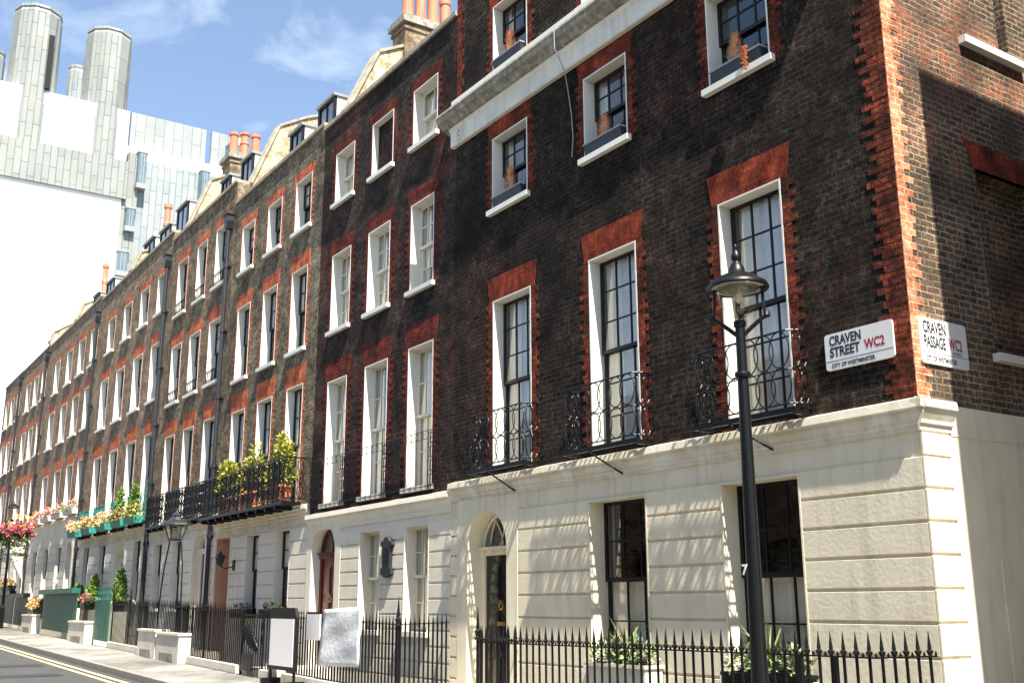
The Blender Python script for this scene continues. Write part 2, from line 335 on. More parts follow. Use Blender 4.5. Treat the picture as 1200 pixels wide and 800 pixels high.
# ------------------------------------------------------------------ window builder (a part of a house with its sub-parts)
def curtain_mb(xa, xb, za, zb, y, waves=None, amp=.022):
    mb = MB(); n = max(10, int((xb-xa)*46)); ph = random.random()*6; rows = 3
    for j in range(rows+1):
        z = za+(zb-za)*j/rows
        for i in range(n+1):
            x = xa+(xb-xa)*i/n; mb.v.append((x, y+amp*math.sin(x*38+ph+.4*j)+amp*.5*math.sin(x*17+ph), z))
    for j in range(rows):
        for i in range(n):
            a = j*(n+1)+i; mb.f.append((a, a+1, a+n+2, a+n+1))
    return mb
def window(par, x0, x1, z0, z1, cols=3, ru=2, rl=2, frame='blackwood', curtain='sides', arch=('redarch', .34, .12), jamb=('red', .15, .26), sill=True, depth=.19, split=.5, lining='white', netz=.5, yf=0.0, cmat='curtain', blind=None, fw=.05, jk=1):
    t = .018; org = ((x0+x1)/2, yf, z0)
    mb = MB()                                           # painted lining of the reveal
    mb.box(x0+.001, x0+.024, yf-.010, yf+depth+.07, z0+.001, z1-.001); mb.box(x1-.024, x1-.001, yf-.010, yf+depth+.07, z0+.001, z1-.001)
    mb.box(x0+.025, x1-.025, yf-.009, yf+depth+.069, z1-.024, z1-.002)
    win = mb.build('window', lining, par, origin=org)
    a, b = x0+.026, x1-.026
    # sashes
    ys = yf+depth-.005; zm = z0+(z1-z0)*(1-split); g = .013
    def sash(za, zb, yy, rows):
        mb = MB(); mb.box(a, a+fw, yy, yy+.035, za, zb); mb.box(b-fw, b, yy, yy+.035, za, zb)
        mb.box(a+fw, b-fw, yy+.001, yy+.034, za, za+.05); mb.box(a+fw, b-fw, yy+.001, yy+.034, zb-.045, zb)
        for i in range(1, cols):
            x = a+fw+(b-a-2*fw)*i/cols; mb.box(x-g*.8, x+g*.8, yy+.003, yy+.03, za+.05, zb-.045)
        for j in range(1, rows):
            z = za+(zb-za)*j/rows; mb.box(a+fw, b-fw, yy+.005, yy+.028, z-g*.8, z+g*.8)
        mb.build('sash', frame, win)
        pm = MB(); pm.quad((a+fw-.004, yy+.016, za+.045), (b-fw+.004, yy+.016, za+.045), (b-fw+.004, yy+.016, zb-.04), (a+fw-.004, yy+.016, zb-.04)); pm.build('pane', 'glass', win)
    sash(zm, z1-.026, ys, ru); sash(z0+.02, zm+.035, ys+.042, rl)
    bl = MB(); bl.box(a, a+.03, ys+.079, ys+.12, z0, z1-.026); bl.box(b-.03, b, ys+.079, ys+.12, z0, z1-.026); bl.build('sash_box', frame, win)
    yc = ys+.115; W = b-a
    def cur(xa, xb, za, zb): curtain_mb(xa, xb, za, zb, yc).build('curtain', cmat, win, smooth=True)
    if curtain == 'sides': cur(a-.02, a+.26*W, z0, z1-.02); cur(b-.22*W, b+.02, z0, z1-.02)
    if curtain == 'left': cur(a-.02, a+.16*W, z0, z1-.02)
    if curtain == 'full': cur(a-.02, a+.36*W, z0, z1-.02); curtain_mb(a+.27*W, b+.02, z0, z1-.02, yc+.035).build('curtain', 'netcurtain', win, smooth=True)
    if curtain == 'net': cur(a-.02, b+.02, z0, z0+(z1-z0)*netz)
    if curtain == 'drawn': cur(a-.02, a+.45*W, z0, z1-.02); cur(a+.52*W, b+.02, z0, z1-.02)
    if blind:
        MB().box(a+.02, b-.02, yc-.06, yc-.052, z1-(z1-z0)*blind, z1-.03).build('blind', 'netcurtain', win)
    if sill:
        MB().box(x0-.07, x1+.07, yf-.085, yf+depth+.04, z0-.085, z0+.0).build('sill', 'white', win)
    if arch:
        m_, h_, sp = arch
        MB().prism([(x0-.10, z1), (x1+.10, z1), (x1+.10+sp, z1+h_), (x0-.10-sp, z1+h_)], FY, yf-.006, yf+.05).build('brick_arch', m_, win)
    if jamb:
        m_, w0, w1 = jamb
        for sd_ in (-1, 1):
            k = 0; z = z0-.085; rb = MB()
            while z < z1-.01:
                hh = min(.0735, z1-z); ww = (w1 if (k//jk) % 2 else w0)+random.uniform(-.022, .022); p_ = .004+random.uniform(0, .003)
                if sd_ < 0: rb.box(x0-ww, x0-.0005, yf-p_, yf+.05, z+.001, z+hh-.001)
                else: rb.box(x1+.0005, x1+ww, yf-p_, yf+.05, z+.001, z+hh-.001)
                z += hh; k += 1
            rb.build('brick_jamb', m_, win)
    return win

def door_recess(par, xa, xb, zbot, zspring, arched, depth, leaf, lin, fan=None, yf=-.03, dz=1.99):
    """lining of the recess, transom, leaf with raised panels, fanlight"""
    dtop = zbot+dz if not arched else zspring-.10
    mb = MB(); mb.box(xa+.001, xa+.012, yf+.02, depth+.1, zbot, zspring-.001); mb.box(xb-.012, xb-.001, yf+.02, depth+.1, zbot, zspring-.001)
    if not arched: mb.box(xa+.0125, xb-.0125, yf+.021, depth+.1, zspring-.012, zspring-.001)
    if depth > .42: mb.box(xa-.2, xa+.0, .43, depth+.1, zbot, zspring+.8); mb.box(xb, xb+.2, .43, depth+.1, zbot, zspring+.8)
    mb.box(xa+.001, xb-.001, yf+.02, depth+.1, zbot-.02, zbot+.004)
    d = mb.build('doorway', lin, par, origin=((xa+xb)/2, 0, zbot))
    fr = MB(); fr.box(xa+.0125, xa+.11, depth-.03, depth+.08, zbot, dtop); fr.box(xb-.11, xb-.0125, depth-.03, depth+.08, zbot, dtop)
    fr.box(xa+.0125, xb-.0125, depth-.05, depth+.08, dtop, dtop+.09); fr.box(xa+.0125, xb-.0125, depth-.10, depth+.08, dtop+.09, dtop+.13)
    fr.build('door_frame', leaf if leaf == 'doorred' else lin, d)
    lf = MB(); la, lb = xa+.11, xb-.11; lf.box(la, lb, depth, depth+.05, zbot, dtop)
    w_ = (lb-la); hh = dtop-zbot
    for i in (0, 1):
        for (p, q) in ((.06, .24), (.30, .60), (.66, .93)):
            x = la+w_*(.10+.45*i); lf.box(x, x+w_*.35, depth-.012, depth, zbot+hh*p, zbot+hh*q)
            lf.box(x+.03, x+w_*.35-.03, depth-.022, depth-.012, zbot+hh*p+.03, zbot+hh*q-.03)
    door = lf.build('door', leaf, d)
    kn = MB(); kn.lathe([(.0, 0), (.035, .005), (.035, .012), (0, .02)], (0, 0, 0), 10)
    kn = MB(); c = ((la+lb)/2, depth-.03, zbot+hh*.62); kn.tube([(c[0]+.05*math.sin(a), c[1], c[2]+.06*math.cos(a)) for a in [i*math.pi/6 for i in range(12)]], .010, 6, True)
    kn.box(c[0]-.02, c[0]+.02, c[1]-.01, c[1]+.03, c[2]+.045, c[2]+.085); kn.box(c[0]-.11, c[0]+.11, c[1]+.005, c[1]+.02, c[2]-.30, c[2]-.24)
    kn.build('knocker', 'brass', d)
    if arched:
        xc = (xa+xb)/2; r = (xb-xa)/2; z0 = dtop+.13; n = 16
        def arc(rr, y0, m=n): return [(xc+rr*math.cos(math.pi*k/m), y0, zspring+rr*math.sin(math.pi*k/m)) for k in range(m+1)]
        fm = MB(); fm.tube(arc(r-.035, depth), .03, 6)
        for k in (1, 2, 3):
            cx = xa+(xb-xa)*k/4*.98
        for cx, rr in ((xa, r*1.05), (xb, r*1.05), (xa, r*1.6), (xb, r*1.6)):
            pts = []
            for k in range(25):
                a = math.pi*k/24; p = (cx+rr*math.cos(a), zspring-.03+rr*math.sin(a))
                if (p[0]-xc)**2+(p[1]-zspring)**2 < (r-.02)**2 and p[1] > zspring-.02: pts.append((p[0], depth, p[1]))
            if len(pts) > 1: fm.tube(pts, .012, 5)
        fm.build('fanlight', 'creamwin' if fan is None else fan, d)
        gl = MB(); gl.quad(*([(xa, depth+.02, dtop+.13)] + [(xc-r*math.cos(math.pi*k/n), depth+.02, zspring+r*math.sin(math.pi*k/n)) for k in range(n+1)] + [(xb, depth+.02, dtop+.13)]))
        gl.build('fanlight_glass', 'glass', d)
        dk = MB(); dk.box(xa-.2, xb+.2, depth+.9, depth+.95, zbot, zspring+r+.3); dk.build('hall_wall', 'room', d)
    return d

# ------------------------------------------------------------------ house builder
def house(name, label, x0, x1, zc, ztop, brickm, stuccom, floors, gf, doors, groove=(.315, None), back=9.0, coping=True, stops=(), corner=False, cornice_h=.34, parapet_y=None):
    """floors: list of dict(z0,z1,xs=[(a,b)..],kw); gf: list of (a,b,z0,z1,kw); doors: list of dict(a,b,zs,arched,...)"""
    base = pav((x0+x1)/2); zb = base-2.2
    h = thing(name, ((x0+x1)/2, 0, base), label, 'house')
    g = .004
    X0, X1 = x0+g, x1-g
    holes = [(a, b, f['z0'], f['z1']) for f in floors for a, b in f['xs']]
    wb = MB(); grid_wall(wb, 'x', X0, X1, zc-.03, ztop, holes, 0, .42)
    wb.box(X0, X1, back, back+.3, zb, ztop-.4)
    if not corner: wb.box(X1-.25, X1, .42, back, zc, ztop-.15)
    wb.box(X0, X0+.25, .42, back, zb, ztop-.15)
    wb.build('brick_wall', brickm, h)
    gh = [(a, b, z0, z1) for a, b, z0, z1, k in gf]
    dh = []
    for d in doors:
        top = d['zs']+((d['b']-d['a'])/2 if d['arched'] else 0); dh.append((d['a'], d['b'], d['zb'], top))
    sb = MB(); grid_wall(sb, 'x', X0, X1, zb, zc-.03, gh+dh, -.012, .42)
    for d in doors:
        if d['arched']: spandrels(sb, d['a'], d['b'], d['zs'], -.0115, .4195)
    allh = [(a, b, z0, z1, False) for a, b, z0, z1 in gh]+[(q[0], q[1], q[2], q[3], d['arched']) for q, d in zip(dh, doors)]
    # rusticated courses: chamfered bands between deep joints
    step, ztopg = groove; z = (ztopg if ztopg is not None else zc-cornice_h)
    smooth = [(d['a']-d.get('pil', .0), d['b']+d.get('pil', .0)) for d in doors]
    while z > base-.2:
        za, zt = z-step, z
        cuts = []
        for a, b, q0, q1 in gh:
            if q0 < zt-.02 and q1 > za+.02: cuts.append((a, b))
        cuts += smooth
        cuts.sort(); segs = []; cur = X0
        for a, b in cuts:
            if a > cur: segs.append((cur, a))
            cur = max(cur, b)
        if cur < X1: segs.append((cur, X1))
        for a, b in segs:
            if b-a < .03: continue
            e = .011
            sb.prism([(-.0121, za+.004), (-.040, za+.004+e), (-.040, zt-.020-e), (-.0121, zt-.020)], FX, a, b)
        z -= step
    for d in doors:                                   # plain flat architrave strip round the door opening
        p = d.get('pil', 0)
        if p:
            top = zc-cornice_h; a, b = d['a'], d['b']
            hz = [(a, b, d['zb'], d['zs']+((b-a)/2 if d['arched'] else 0))]
            grid_wall(sb, 'x', max(a-p, X0), min(b+p, X1), base-.3, top, hz, -.045, -.0125)
            if d['arched']: spandrels(sb, a, b, d['zs'], -.0448, -.0126)
    sb.build('stucco_wall', stuccom, h)
    # cornice
    ch = cornice_h
    prof = [(0.0, zc+.01), (-.11, zc-.02), (-.12, zc-.105), (-.085, zc-.12), (-.085, zc-.16), (-.055, zc-.22), (-.055, zc-.255), (-.035, zc-.27), (-.035, zc-ch+.0), (-.0122, zc-ch), (-.0122, zc-.031), (0, zc-.031)]
    cb = MB(); cb.prism(prof, FX, X0, X1+(.035 if corner else 0)); cb.build('string_cornice', 'moulding' if stuccom != 'stuccoB' else 'stuccoB', h)
    # windows
    for f in floors:
        proto = None
        for i, (a, b) in enumerate(f['xs']):
            kw = dict(f['kw'])
            if f.get('blank') == i:
                mbb = MB(); mbb.box(a+.001, a+.024, -.010, .16, f['z0'], f['z1']); mbb.box(b-.024, b-.001, -.010, .16, f['z0'], f['z1']); mbb.box(a+.025, b-.025, -.009, .16, f['z1']-.024, f['z1']-.001)
                wn = mbb.build('blind_window', 'white', h, origin=((a+b)/2, 0, f['z0']))
                MB().box(a+.02, b-.02, .13, .2, f['z0'], f['z1']).build('brick_infill', brickm, wn)
                MB().box(a-.07, b+.07, -.085, .13, f['z0']-.085, f['z0']).build('sill', 'white', wn)
                m_, h_, sp = kw['arch']; MB().prism([(a-.1, f['z1']), (b+.1, f['z1']), (b+.1+sp, f['z1']+h_), (a-.1-sp, f['z1']+h_)], FY, -.006, .05).build('brick_arch', m_, wn)
                m_, w0, w1 = kw['jamb']; MB().box(a-w0, a-.0005, -.004, .05, f['z0']-.085, f['z1']).build('brick_jamb', m_, wn); MB().box(b+.0005, b+w0, -.004, .05, f['z0']-.085, f['z1']).build('brick_jamb', m_, wn)
                continue
            if 'curtains' in f: kw['curtain'] = f['curtains'][i]; proto = None
            if 'blinds' in f: kw['blind'] = f['blinds'][i]; proto = None
            if proto is None or abs((b-a)-pw_) > .004:
                proto = window(h, a, b, f['z0'], f['z1'], **kw); pw_ = b-a
            else: copy_tree(proto, h, ((a+b)/2, 0, f['z0']))
    for a, b, z0, z1, kw in gf:
        window(h, a, b, z0, z1, arch=None, jamb=None, yf=-.034, **kw)
    for d in doors:
        door_recess(h, d['a'], d['b'], d['zb'], d['zs'], d['arched'], d.get('depth', .42), d['leaf'], d.get('lin', stuccom), d.get('fan'))
    # floors/ceilings inside, roof slab
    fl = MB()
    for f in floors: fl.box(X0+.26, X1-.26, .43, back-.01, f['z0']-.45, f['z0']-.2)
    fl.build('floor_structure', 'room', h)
    if coping:
        MB().box(X0, X1, -.05, .47, ztop, ztop+.09).build('parapet_coping', 'coping', h)
    return h
def mansard(h, x0, x1, ztop, m='slate', back=9.0):
    mb = MB(); mb.prism([(.9, ztop-.6), (1.9, ztop+1.35), (4.6, ztop+2.0), (back+.2, ztop-.5)], FX, x0+.05, x1-.05)
    return mb.build('roof', m, h)
def gable(h, roof, x, ztop, pts, t=.34):
    """yellow brick party wall with stone coping, profile in (y,z), thickness to -x"""
    g = MB(); g.prism(pts, FX, x-t, x).build('party_wall', 'yellow', h)
    c = MB(); up = pts[:-2] if pts[-1][1] < ztop else pts
    for (a, b) in zip(up[:-1], up[1:]):
        dy, dz = b[0]-a[0], b[1]-a[1]; l = math.hypot(dy, dz); n = (-dz/l*.07, dy/l*.07)
        if n[1] < 0: n = (-n[0], -n[1])
        c.prism([a, b, (b[0]+n[0], b[1]+n[1]), (a[0]+n[0], a[1]+n[1])], FX, x-t-.05, x+.05)
    c.build('wall_coping', 'coping', h)
def pot(mb, x, y, z, hgt, r=.15, style=0):
    if style == 0: pr = [(r*1.0, 0), (r*.86, hgt*.25), (r*.8, hgt*.86), (r*1.0, hgt*.88), (r*1.0, hgt*.97), (r*.72, hgt*.97), (r*.68, hgt*.8)]
    else: pr = [(r*.95, 0), (r*.95, hgt*.1), (r*.85, hgt*.12), (r*.8, hgt*.55), (r*.95, hgt*.57), (r*.95, hgt*.63), (r*.8, hgt*.65), (r*.78, hgt*.9), (r*1.02, hgt*.93), (r*1.02, hgt), (r*.7, hgt), (r*.66, hgt*.8)]
    mb.lathe(pr, (x, y, z), 14)
def chimney(h, x0, x1, y0, y1, z0, z1, pots, m='chimbrick', hp=1.2, r=.16):
    st = MB(); st.box(x0, x1, y0, y1, z0, z1); st.box(x0-.04, x1+.04, y0-.04, y1+.04, z1-.16, z1-.08)
    c = st.build('chimney', m, h)
    cp = MB(); cp.box(x0-.10, x1+.10, y0-.10, y1+.10, z1, z1+.14); cp.box(x0-.05, x1+.05, y0-.05, y1+.05, z1+.14, z1+.24); cp.build('chimney_cap', 'grime', c)
    for i, (px, py) in enumerate(pots):
        pm = MB(); pot(pm, px, py, z1+.2, hp*(1+.06*((i*7) % 3-1)), r, i % 2); pm.build('chimney_pot', 'terracotta', c, smooth=False)
    return c
def dormer(h, xa, xb, z0, z1, y=.52, back=2.6, cheek='white', fr='blackwood'):
    k = (9+y)/9.9; xa, xb, z1 = 6.31-(6.31-xa)*k, 6.31-(6.31-xb)*k, z1*k+.38
    d = MB(); d.box(xb-.07, xb, y+.06, back, z0, z1-.12); d.box(xa, xa+.07, y+.06, back, z0, z1-.12)
    dm = d.build('dormer', cheek, h, origin=((xa+xb)/2, y, z0))
    MB().box(xa-.04, xb+.04, y-.05, back, z1-.119, z1-.05).build('dormer_roof', 'lead', dm)
    f = MB(); zc0 = z0
    f.box(xa, xa+.10, y, y+.06, zc0, z1-.12); f.box(xb-.10, xb, y, y+.06, zc0, z1-.12); f.box(xa+.1, xb-.1, y, y+.06, z1-.17, z1-.12); f.box(xa+.1, xb-.1, y, y+.06, zc0, zc0+.1)
    f.box((xa+xb)/2-.02, (xa+xb)/2+.02, y+.01, y+.05, zc0+.1, z1-.17); f.build('dormer_frame', fr, dm)
    MB().box(xa+.1, xb-.1, y+.03, y+.04, zc0+.1, z1-.17).build('dormer_glass', 'glass', dm)
    MB().box(xa+.07, xb-.07, y+.4, y+.43, zc0, z1-.12).build('dormer_blind', 'netcurtain', dm)
def pipe(h, x, ztop, zbot, hopper=True, r=.055, y=-.11):
    mb = MB(); mb.tube([(x, y, zbot), (x, y, ztop)], r, 10)
    z = zbot+1.2
    while z < ztop-.3: mb.tube([(x, y, z-.05), (x, y, z+.05)], r*1.35, 10); mb.box(x-.13, x+.13, y+.03, -.001, z-.03, z+.03); z += 1.83
    o = mb.build('drainpipe', 'iron_pipe', h, smooth=False)
    if hopper:
        q = MB(); q.prism([(x-.08, ztop-.15), (x+.08, ztop-.15), (x+.14, ztop+.06), (x+.14, ztop+.24), (x-.14, ztop+.24), (x-.14, ztop+.06)], FY, y-.10, -.002)
        q.box(x-.17, x+.17, y-.13, -.002, ztop+.24, ztop+.28); q.build('rainwater_head', 'iron_pipe', o)

# ------------------------------------------------------------------ the ground
def ramp(name, x0, x1, y0, y1, dz0, dz1, m, n=1, under=None):
    mb = MB(); mb.quad((x0, y0, pav(x0)+dz0), (x1, y0, pav(x1)+dz0), (x1, y1, pav(x1)+dz1), (x0, y1, pav(x0)+dz1))
    return tag(mb.build(name, m), kind='structure')
XW, XE = -94.0, 60.0
g = MB(); g.quad((-600, -500, pav(-600)-.5-9), (600, -500, pav(600)-.5), (600, 600, pav(600)-.5), (-600, 600, pav(-600)-.5-9))
g = MB(); gz = -3.2; g.quad((-700, -600, gz), (700, -600, gz), (700, 700, gz), (-700, 700, gz)); tag(g.build('ground', 'ground'), kind='structure')
YR, YK = -1.30, -2.88
ramp('pavement', XW, XE, YK, YR-.12, -.03, .0, 'pavement')
ramp('pavement', -8.85, XE, YR-.12, -.03, .0, .005, 'pavement')
ramp('road', XW, XE, -8.2, YK-.13, -.16, -.16, 'asphalt')
ramp('pavement', XW, XE, -11.4, -8.33, -.03, -.03, 'pavement')
kb = MB()
for y0, y1 in ((YK-.13, YK), (-8.33, -8.2)):
    x = XW
    while x < XE:
        kb.quad((x, y0, pav(x)-.028), (x+.9, y0, pav(x+.9)-.028), (x+.9, y1, pav(x+.9)-.028), (x, y1, pav(x)-.028))
        yy = y0 if y0 > -6 else y1
        kb.quad((x, yy, pav(x)-.028), (x+.9, yy, pav(x+.9)-.028), (x+.9, yy, pav(x+.9)-.35), (x, yy, pav(x)-.35)); x += .915
tag(kb.build('kerb', 'kerb'), kind='structure')
for y in (-3.27, -3.50):
    mb = MB(); x = XW
    while x < XE:
        mb.quad((x, y-.05, pav(x)-.155), (x+1, y-.05, pav(x+1)-.155), (x+1, y+.05, pav(x+1)-.155), (x, y+.05, pav(x)-.155)); x += 1
    tag(mb.build('yellow_line', 'yellowline'), kind='structure')
for (x0, x1, y0, y1) in ((-22.05, -21.35, -6.5, -3.75), (-18.95, -18.25, -7.0, -3.95)):
    mb = MB(); mb.quad((x0, y0, pav(x0)-.152), (x1, y0, pav(x1)-.152), (x1, y1, pav(x1)-.152), (x0, y1, pav(x0)-.152)); tag(mb.build('road_band', 'patch'), kind='structure')  # two darker rectangles laid across the road
# floor of the basement areas behind the railings
mb = MB(); mb.quad((-60, -1.3, pav(-60)-2.3), (-8.85, -1.3, pav(-8.85)-2.3), (-8.85, 0, pav(-8.85)-2.3), (-60, 0, pav(-60)-2.3))
mb.quad((-60, -1.3, pav(-60)-2.3), (-8.85, -1.3, pav(-8.85)-2.3), (-8.85, -1.3, pav(-8.85)-.01), (-60, -1.3, pav(-60)-.01))
mb.quad((-8.85, -1.3, pav(-8.85)-2.3), (-8.85, 0, pav(-8.85)-2.3), (-8.85, 0, pav(-8.85)-.01), (-8.85, -1.3, pav(-8.85)-.01))
tag(mb.build('basement_area', 'stuccoB'), kind='structure')

# ------------------------------------------------------------------ the terrace
ARA = ('redarch', .40, .07); JBA = ('red', .13, .20)
hA = house('corner_house', 'sooty black brick corner house with red quoins, street nameplates and black sash windows', -8.97, 0, 1.945, 12.9, 'brickA', 'stucco',
    [dict(z0=2.03, z1=4.79, xs=[(-2.57, -1.545), (-5.19, -4.14), (-7.74, -6.65)], curtains=['full', 'full', 'full'], kw=dict(cols=3, ru=3, rl=3, arch=ARA, jamb=JBA, sill=False)),
     dict(z0=6.36, z1=7.66, xs=[(-2.60, -1.56), (-5.22, -4.22), (-7.76, -6.71)], curtains=['none', 'left', 'left'], kw=dict(cols=3, ru=2, rl=2, arch=('redarch', .27, .05), jamb=JBA, cmat='netcurtain')),
     dict(z0=8.86, z1=10.15, xs=[(-2.60, -1.56), (-5.22, -4.22), (-7.74, -6.69)], curtains=['none', 'left', 'left'], kw=dict(cols=3, ru=2, rl=2, arch=('redarch', .27, .05), jamb=JBA, cmat='netcurtain'))],
    [(-2.74, -1.535, -.80, 1.36, dict(cols=3, ru=2, rl=2, curtain='net', netz=.50, sill=True, lining='stucco', depth=.25)),
     (-5.27, -4.06, -.80, 1.36, dict(cols=3, ru=2, rl=2, curtain='net', netz=.50, sill=True, lining='stucco', depth=.25))],
    [dict(a=-8.44, b=-7.30, zb=pav(-8)+.15, zs=.84, arched=True, leaf='doorblack', depth=.26, pil=.30)],
    groove=(.3155, 1.39), corner=True, cornice_h=.325)
def corner_details(h):
    # side wall to the passage (plane x=0), slab 0..-0.42
    wb = MB(); holes = [(1.43, 2.62, 2.56, 4.69), (2.22, 2.42, 6.34, 9.0), (5.4, 6.4, 2.56, 4.69)]
    grid_wall(wb, 'y', .4202, 9.3, 1.915, 12.9, holes, -.0005, -.42)
    wb.box(-.0039, -.0005, .0002, .42, 1.915, 12.9)
    wb.build('side_wall', 'brickSide', h)
    for ya, yb in ((1.40, 2.66), (5.38, 6.42)): MB().box(-.30, -.21, ya, yb, 2.5, 4.75).build('brick_infill', 'brickSide', h)
    bi = MB(); bi.box(-.3, -.2, 2.2, 2.44, 6.3, 9.05); bi.build('side_slit', 'blackwood', h)  # dark backing in the narrow slit of the side wall
    sb = MB(); sb.box(-.42, .006, .4203, 9.3, pav(0)-.3, 1.9145); sb.box(-.0038, .006, -.0118, .42, pav(0)-.3, 1.9145); sb.box(.0065, .020, 1.08, 3.6, -1.6, .41)
    sb.build('side_stucco', 'stucco', h)
    # rusticated blocks turning the corner
    rb = MB(); z = 1.39
    while z > -1.7:
        e = .011; za, zt = z-.3155, z
        rb.prism([(.0062, za+.004), (.028, za+.004+e), (.028, zt-.018-e), (.0062, zt-.018)], lambda u, v, t: (u, t, v), -.039, .42); z -= .3155
    rb.box(.0062, .028, -.033, .42, 1.39, 1.60)
    rb.build('corner_quoin', 'stucco', h)
    zc = 1.945
    prof = [(-.0, zc+.01), (.11, zc-.02), (.12, zc-.105), (.085, zc-.12), (.085, zc-.16), (.055, zc-.22), (.055, zc-.255), (.030, zc-.27), (.030, zc-.32), (.0062, zc-.325), (0, zc-.03)]
    cb = MB(); cb.prism(prof, lambda u, v, t: (u, t, v), -.06, .46); cb.box(-.01, .10, -.115, -.0, zc-.105, zc-.02); cb.box(0, .012, .46, 9.3, 1.60, 1.62); cb.build('cornice_return', 'moulding', h)
    # flat red arch over the blind openings
    for ya, yb in ((1.38, 2.68), (5.35, 6.45)): MB().prism([(ya, 4.69), (yb, 4.69), (yb+.14, 5.0), (ya-.12, 5.0)], FX, -.05, .006).build('brick_arch', 'redarch', h)
    for ya, yb, za, zb_ in ((1.40, 2.66, 6.22, 6.31), (1.36, 2.7, 2.47, 2.56), (5.3, 6.5, 2.47, 2.56)): MB().box(-.2, .09, ya, yb, za, zb_).build('sill', 'white', h)
    # red quoins on both faces of the corner
    q = MB(); q2 = MB(); z = 1.96; k = 0
    while z < 12.8:
        a = (.24, .33, .25, .36)[k % 4]+random.uniform(-.04, .04); b = (.16, .24)[k % 2]+random.uniform(-.03, .03); hh = .0735
        q.box(-a, -.0042, -.0045-random.uniform(0, .003), .04, z+.002, z+hh-.002); q2.box(-.0041, .0045+random.uniform(0, .002), -.0044, b, z+.001, z+hh-.001); z += hh; k += 1
    q.build('brick_quoin', 'red', h); q2.build('side_quoin', 'redSunlit', h)
    q = MB(); z = 8.80; k = 0
    while z < 12.8:
        a = .17 if k % 2 else .25; q.box(-8.965, -8.965+a, -.0045, .04, z+.001, z+.146); z += .147; k += 1
    q.build('brick_quoin', 'red', h)
    # heavy band cornice over the second floor
    zb = 7.95; xa = -9.03
    pr = [(-.001, 8.56), (-.34, 8.54), (-.34, 8.50), (-.31, 8.47), (-.30, 8.36), (-.22, 8.33), (-.18, 8.27), (-.10, 8.24), (-.085, 8.22), (-.085, 7.97), (-.07, 7.95), (-.001, 7.95)]
    MB().prism(pr[0:1]+[(-.10, 8.555)]+[(-.10, 8.545)]+[(-.001, 8.545)], FX, xa, 0) 
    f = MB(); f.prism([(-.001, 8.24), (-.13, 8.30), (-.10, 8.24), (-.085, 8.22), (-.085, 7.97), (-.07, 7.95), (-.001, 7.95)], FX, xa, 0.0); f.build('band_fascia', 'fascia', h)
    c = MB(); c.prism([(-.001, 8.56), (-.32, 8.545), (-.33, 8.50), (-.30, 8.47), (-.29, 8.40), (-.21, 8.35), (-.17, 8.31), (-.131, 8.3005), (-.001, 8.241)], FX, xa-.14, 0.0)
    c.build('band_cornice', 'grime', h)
    t = MB(); t.prism([(-.001, 8.86), (-.09, 8.85), (-.09, 8.561), (-.001, 8.561)], FX, xa+.02, 0); t.build('band_blocking', 'white', h)
    r = MB(); r.tube([(xa+.32+.10*math.cos(a), -.10, 8.10+.10*math.sin(a)) for a in [i*math.pi/8 for i in range(16)]], .016, 6, True); r.lathe([(0, 0), (.03, .0), (.03, .02), (0, .02)], (xa+.32, -.1, 8.09)); r.build('band_roundel', 'fascia', h)
    # hanging cable
    c = MB(); c.tube([(-5.46, -.36, 8.55), (-5.47, -.345, 8.2), (-5.50, -.14, 7.9), (-5.56, -.03, 7.6), (-5.49, -.03, 7.2), (-5.46, -.03, 6.8), (-5.50, -.03, 6.5)], .009, 5); c.build('hanging_cable', 'lead', h)
    # door step bridge
    s = MB(); s.box(-8.40, -6.95, -1.1, -.04, pav(-8)-.05, pav(-8)+.15); s.build('doorstep', 'plinth', h)
    rf = MB(); rf.prism([(.42, 12.4), (4.6, 13.6), (9.2, 12.4)], FX, -8.9, -.1); rf.build('roof', 'slate', h)
    MB().box(-8.97, .05, -.05, .47, 12.9, 12.99).build('side_coping', 'coping', h)
corner_details(hA)

JBB = ('redB', .10, .20)
hB = house('dark_terraced_house', 'blackish red-brown brick house with white sashes and thin iron balcony, next to the corner house', -14.93, -8.97, 1.83, 10.62, 'brickB', 'stuccoB',
    [dict(z0=2.0, z1=4.575, xs=[(-14.25, -13.30), (-12.46, -11.47), (-10.64, -9.70)], curtains=['drawn', 'sides', 'drawn'], kw=dict(cols=3, ru=2, rl=2, frame='creamwin', arch=('redB', .42, .08), jamb=JBB, sill=True)),
     dict(z0=5.66, z1=7.385, xs=[(-14.25, -13.30), (-12.47, -11.50), (-10.64, -9.74)], curtains=['sides', 'sides', 'sides'], kw=dict(cols=3, ru=2, rl=2, frame='creamwin', arch=('redB', .30, .06), jamb=JBB)),
     dict(z0=8.57, z1=9.77, xs=[(-14.24, -13.28), (-12.42, -11.46), (-10.62, -9.66)], blank=1, curtains=['drawn', 'none', 'sides'], kw=dict(cols=2, ru=1, rl=1, frame='creamwin', arch=('redB', .22, .05), jamb=('redB', .09, .17)))],
    [(-12.42, -11.52, -.46, 1.34, dict(cols=3, ru=2, rl=2, frame='creamwin', curtain='drawn', sill=True, lining='stuccoB')), (-10.60, -9.70, -.46, 1.34, dict(cols=3, ru=2, rl=2, frame='creamwin', curtain='drawn', sill=True, lining='stuccoB'))],
    [dict(a=-14.66, b=-13.50, zb=pav(-14)+.15, zs=1.0, arched=True, leaf='doorred', depth=.18, pil=.26, fan='doorred')], groove=(.256, 1.37), cornice_h=.36)
JBC = ('redC', .07, .13)
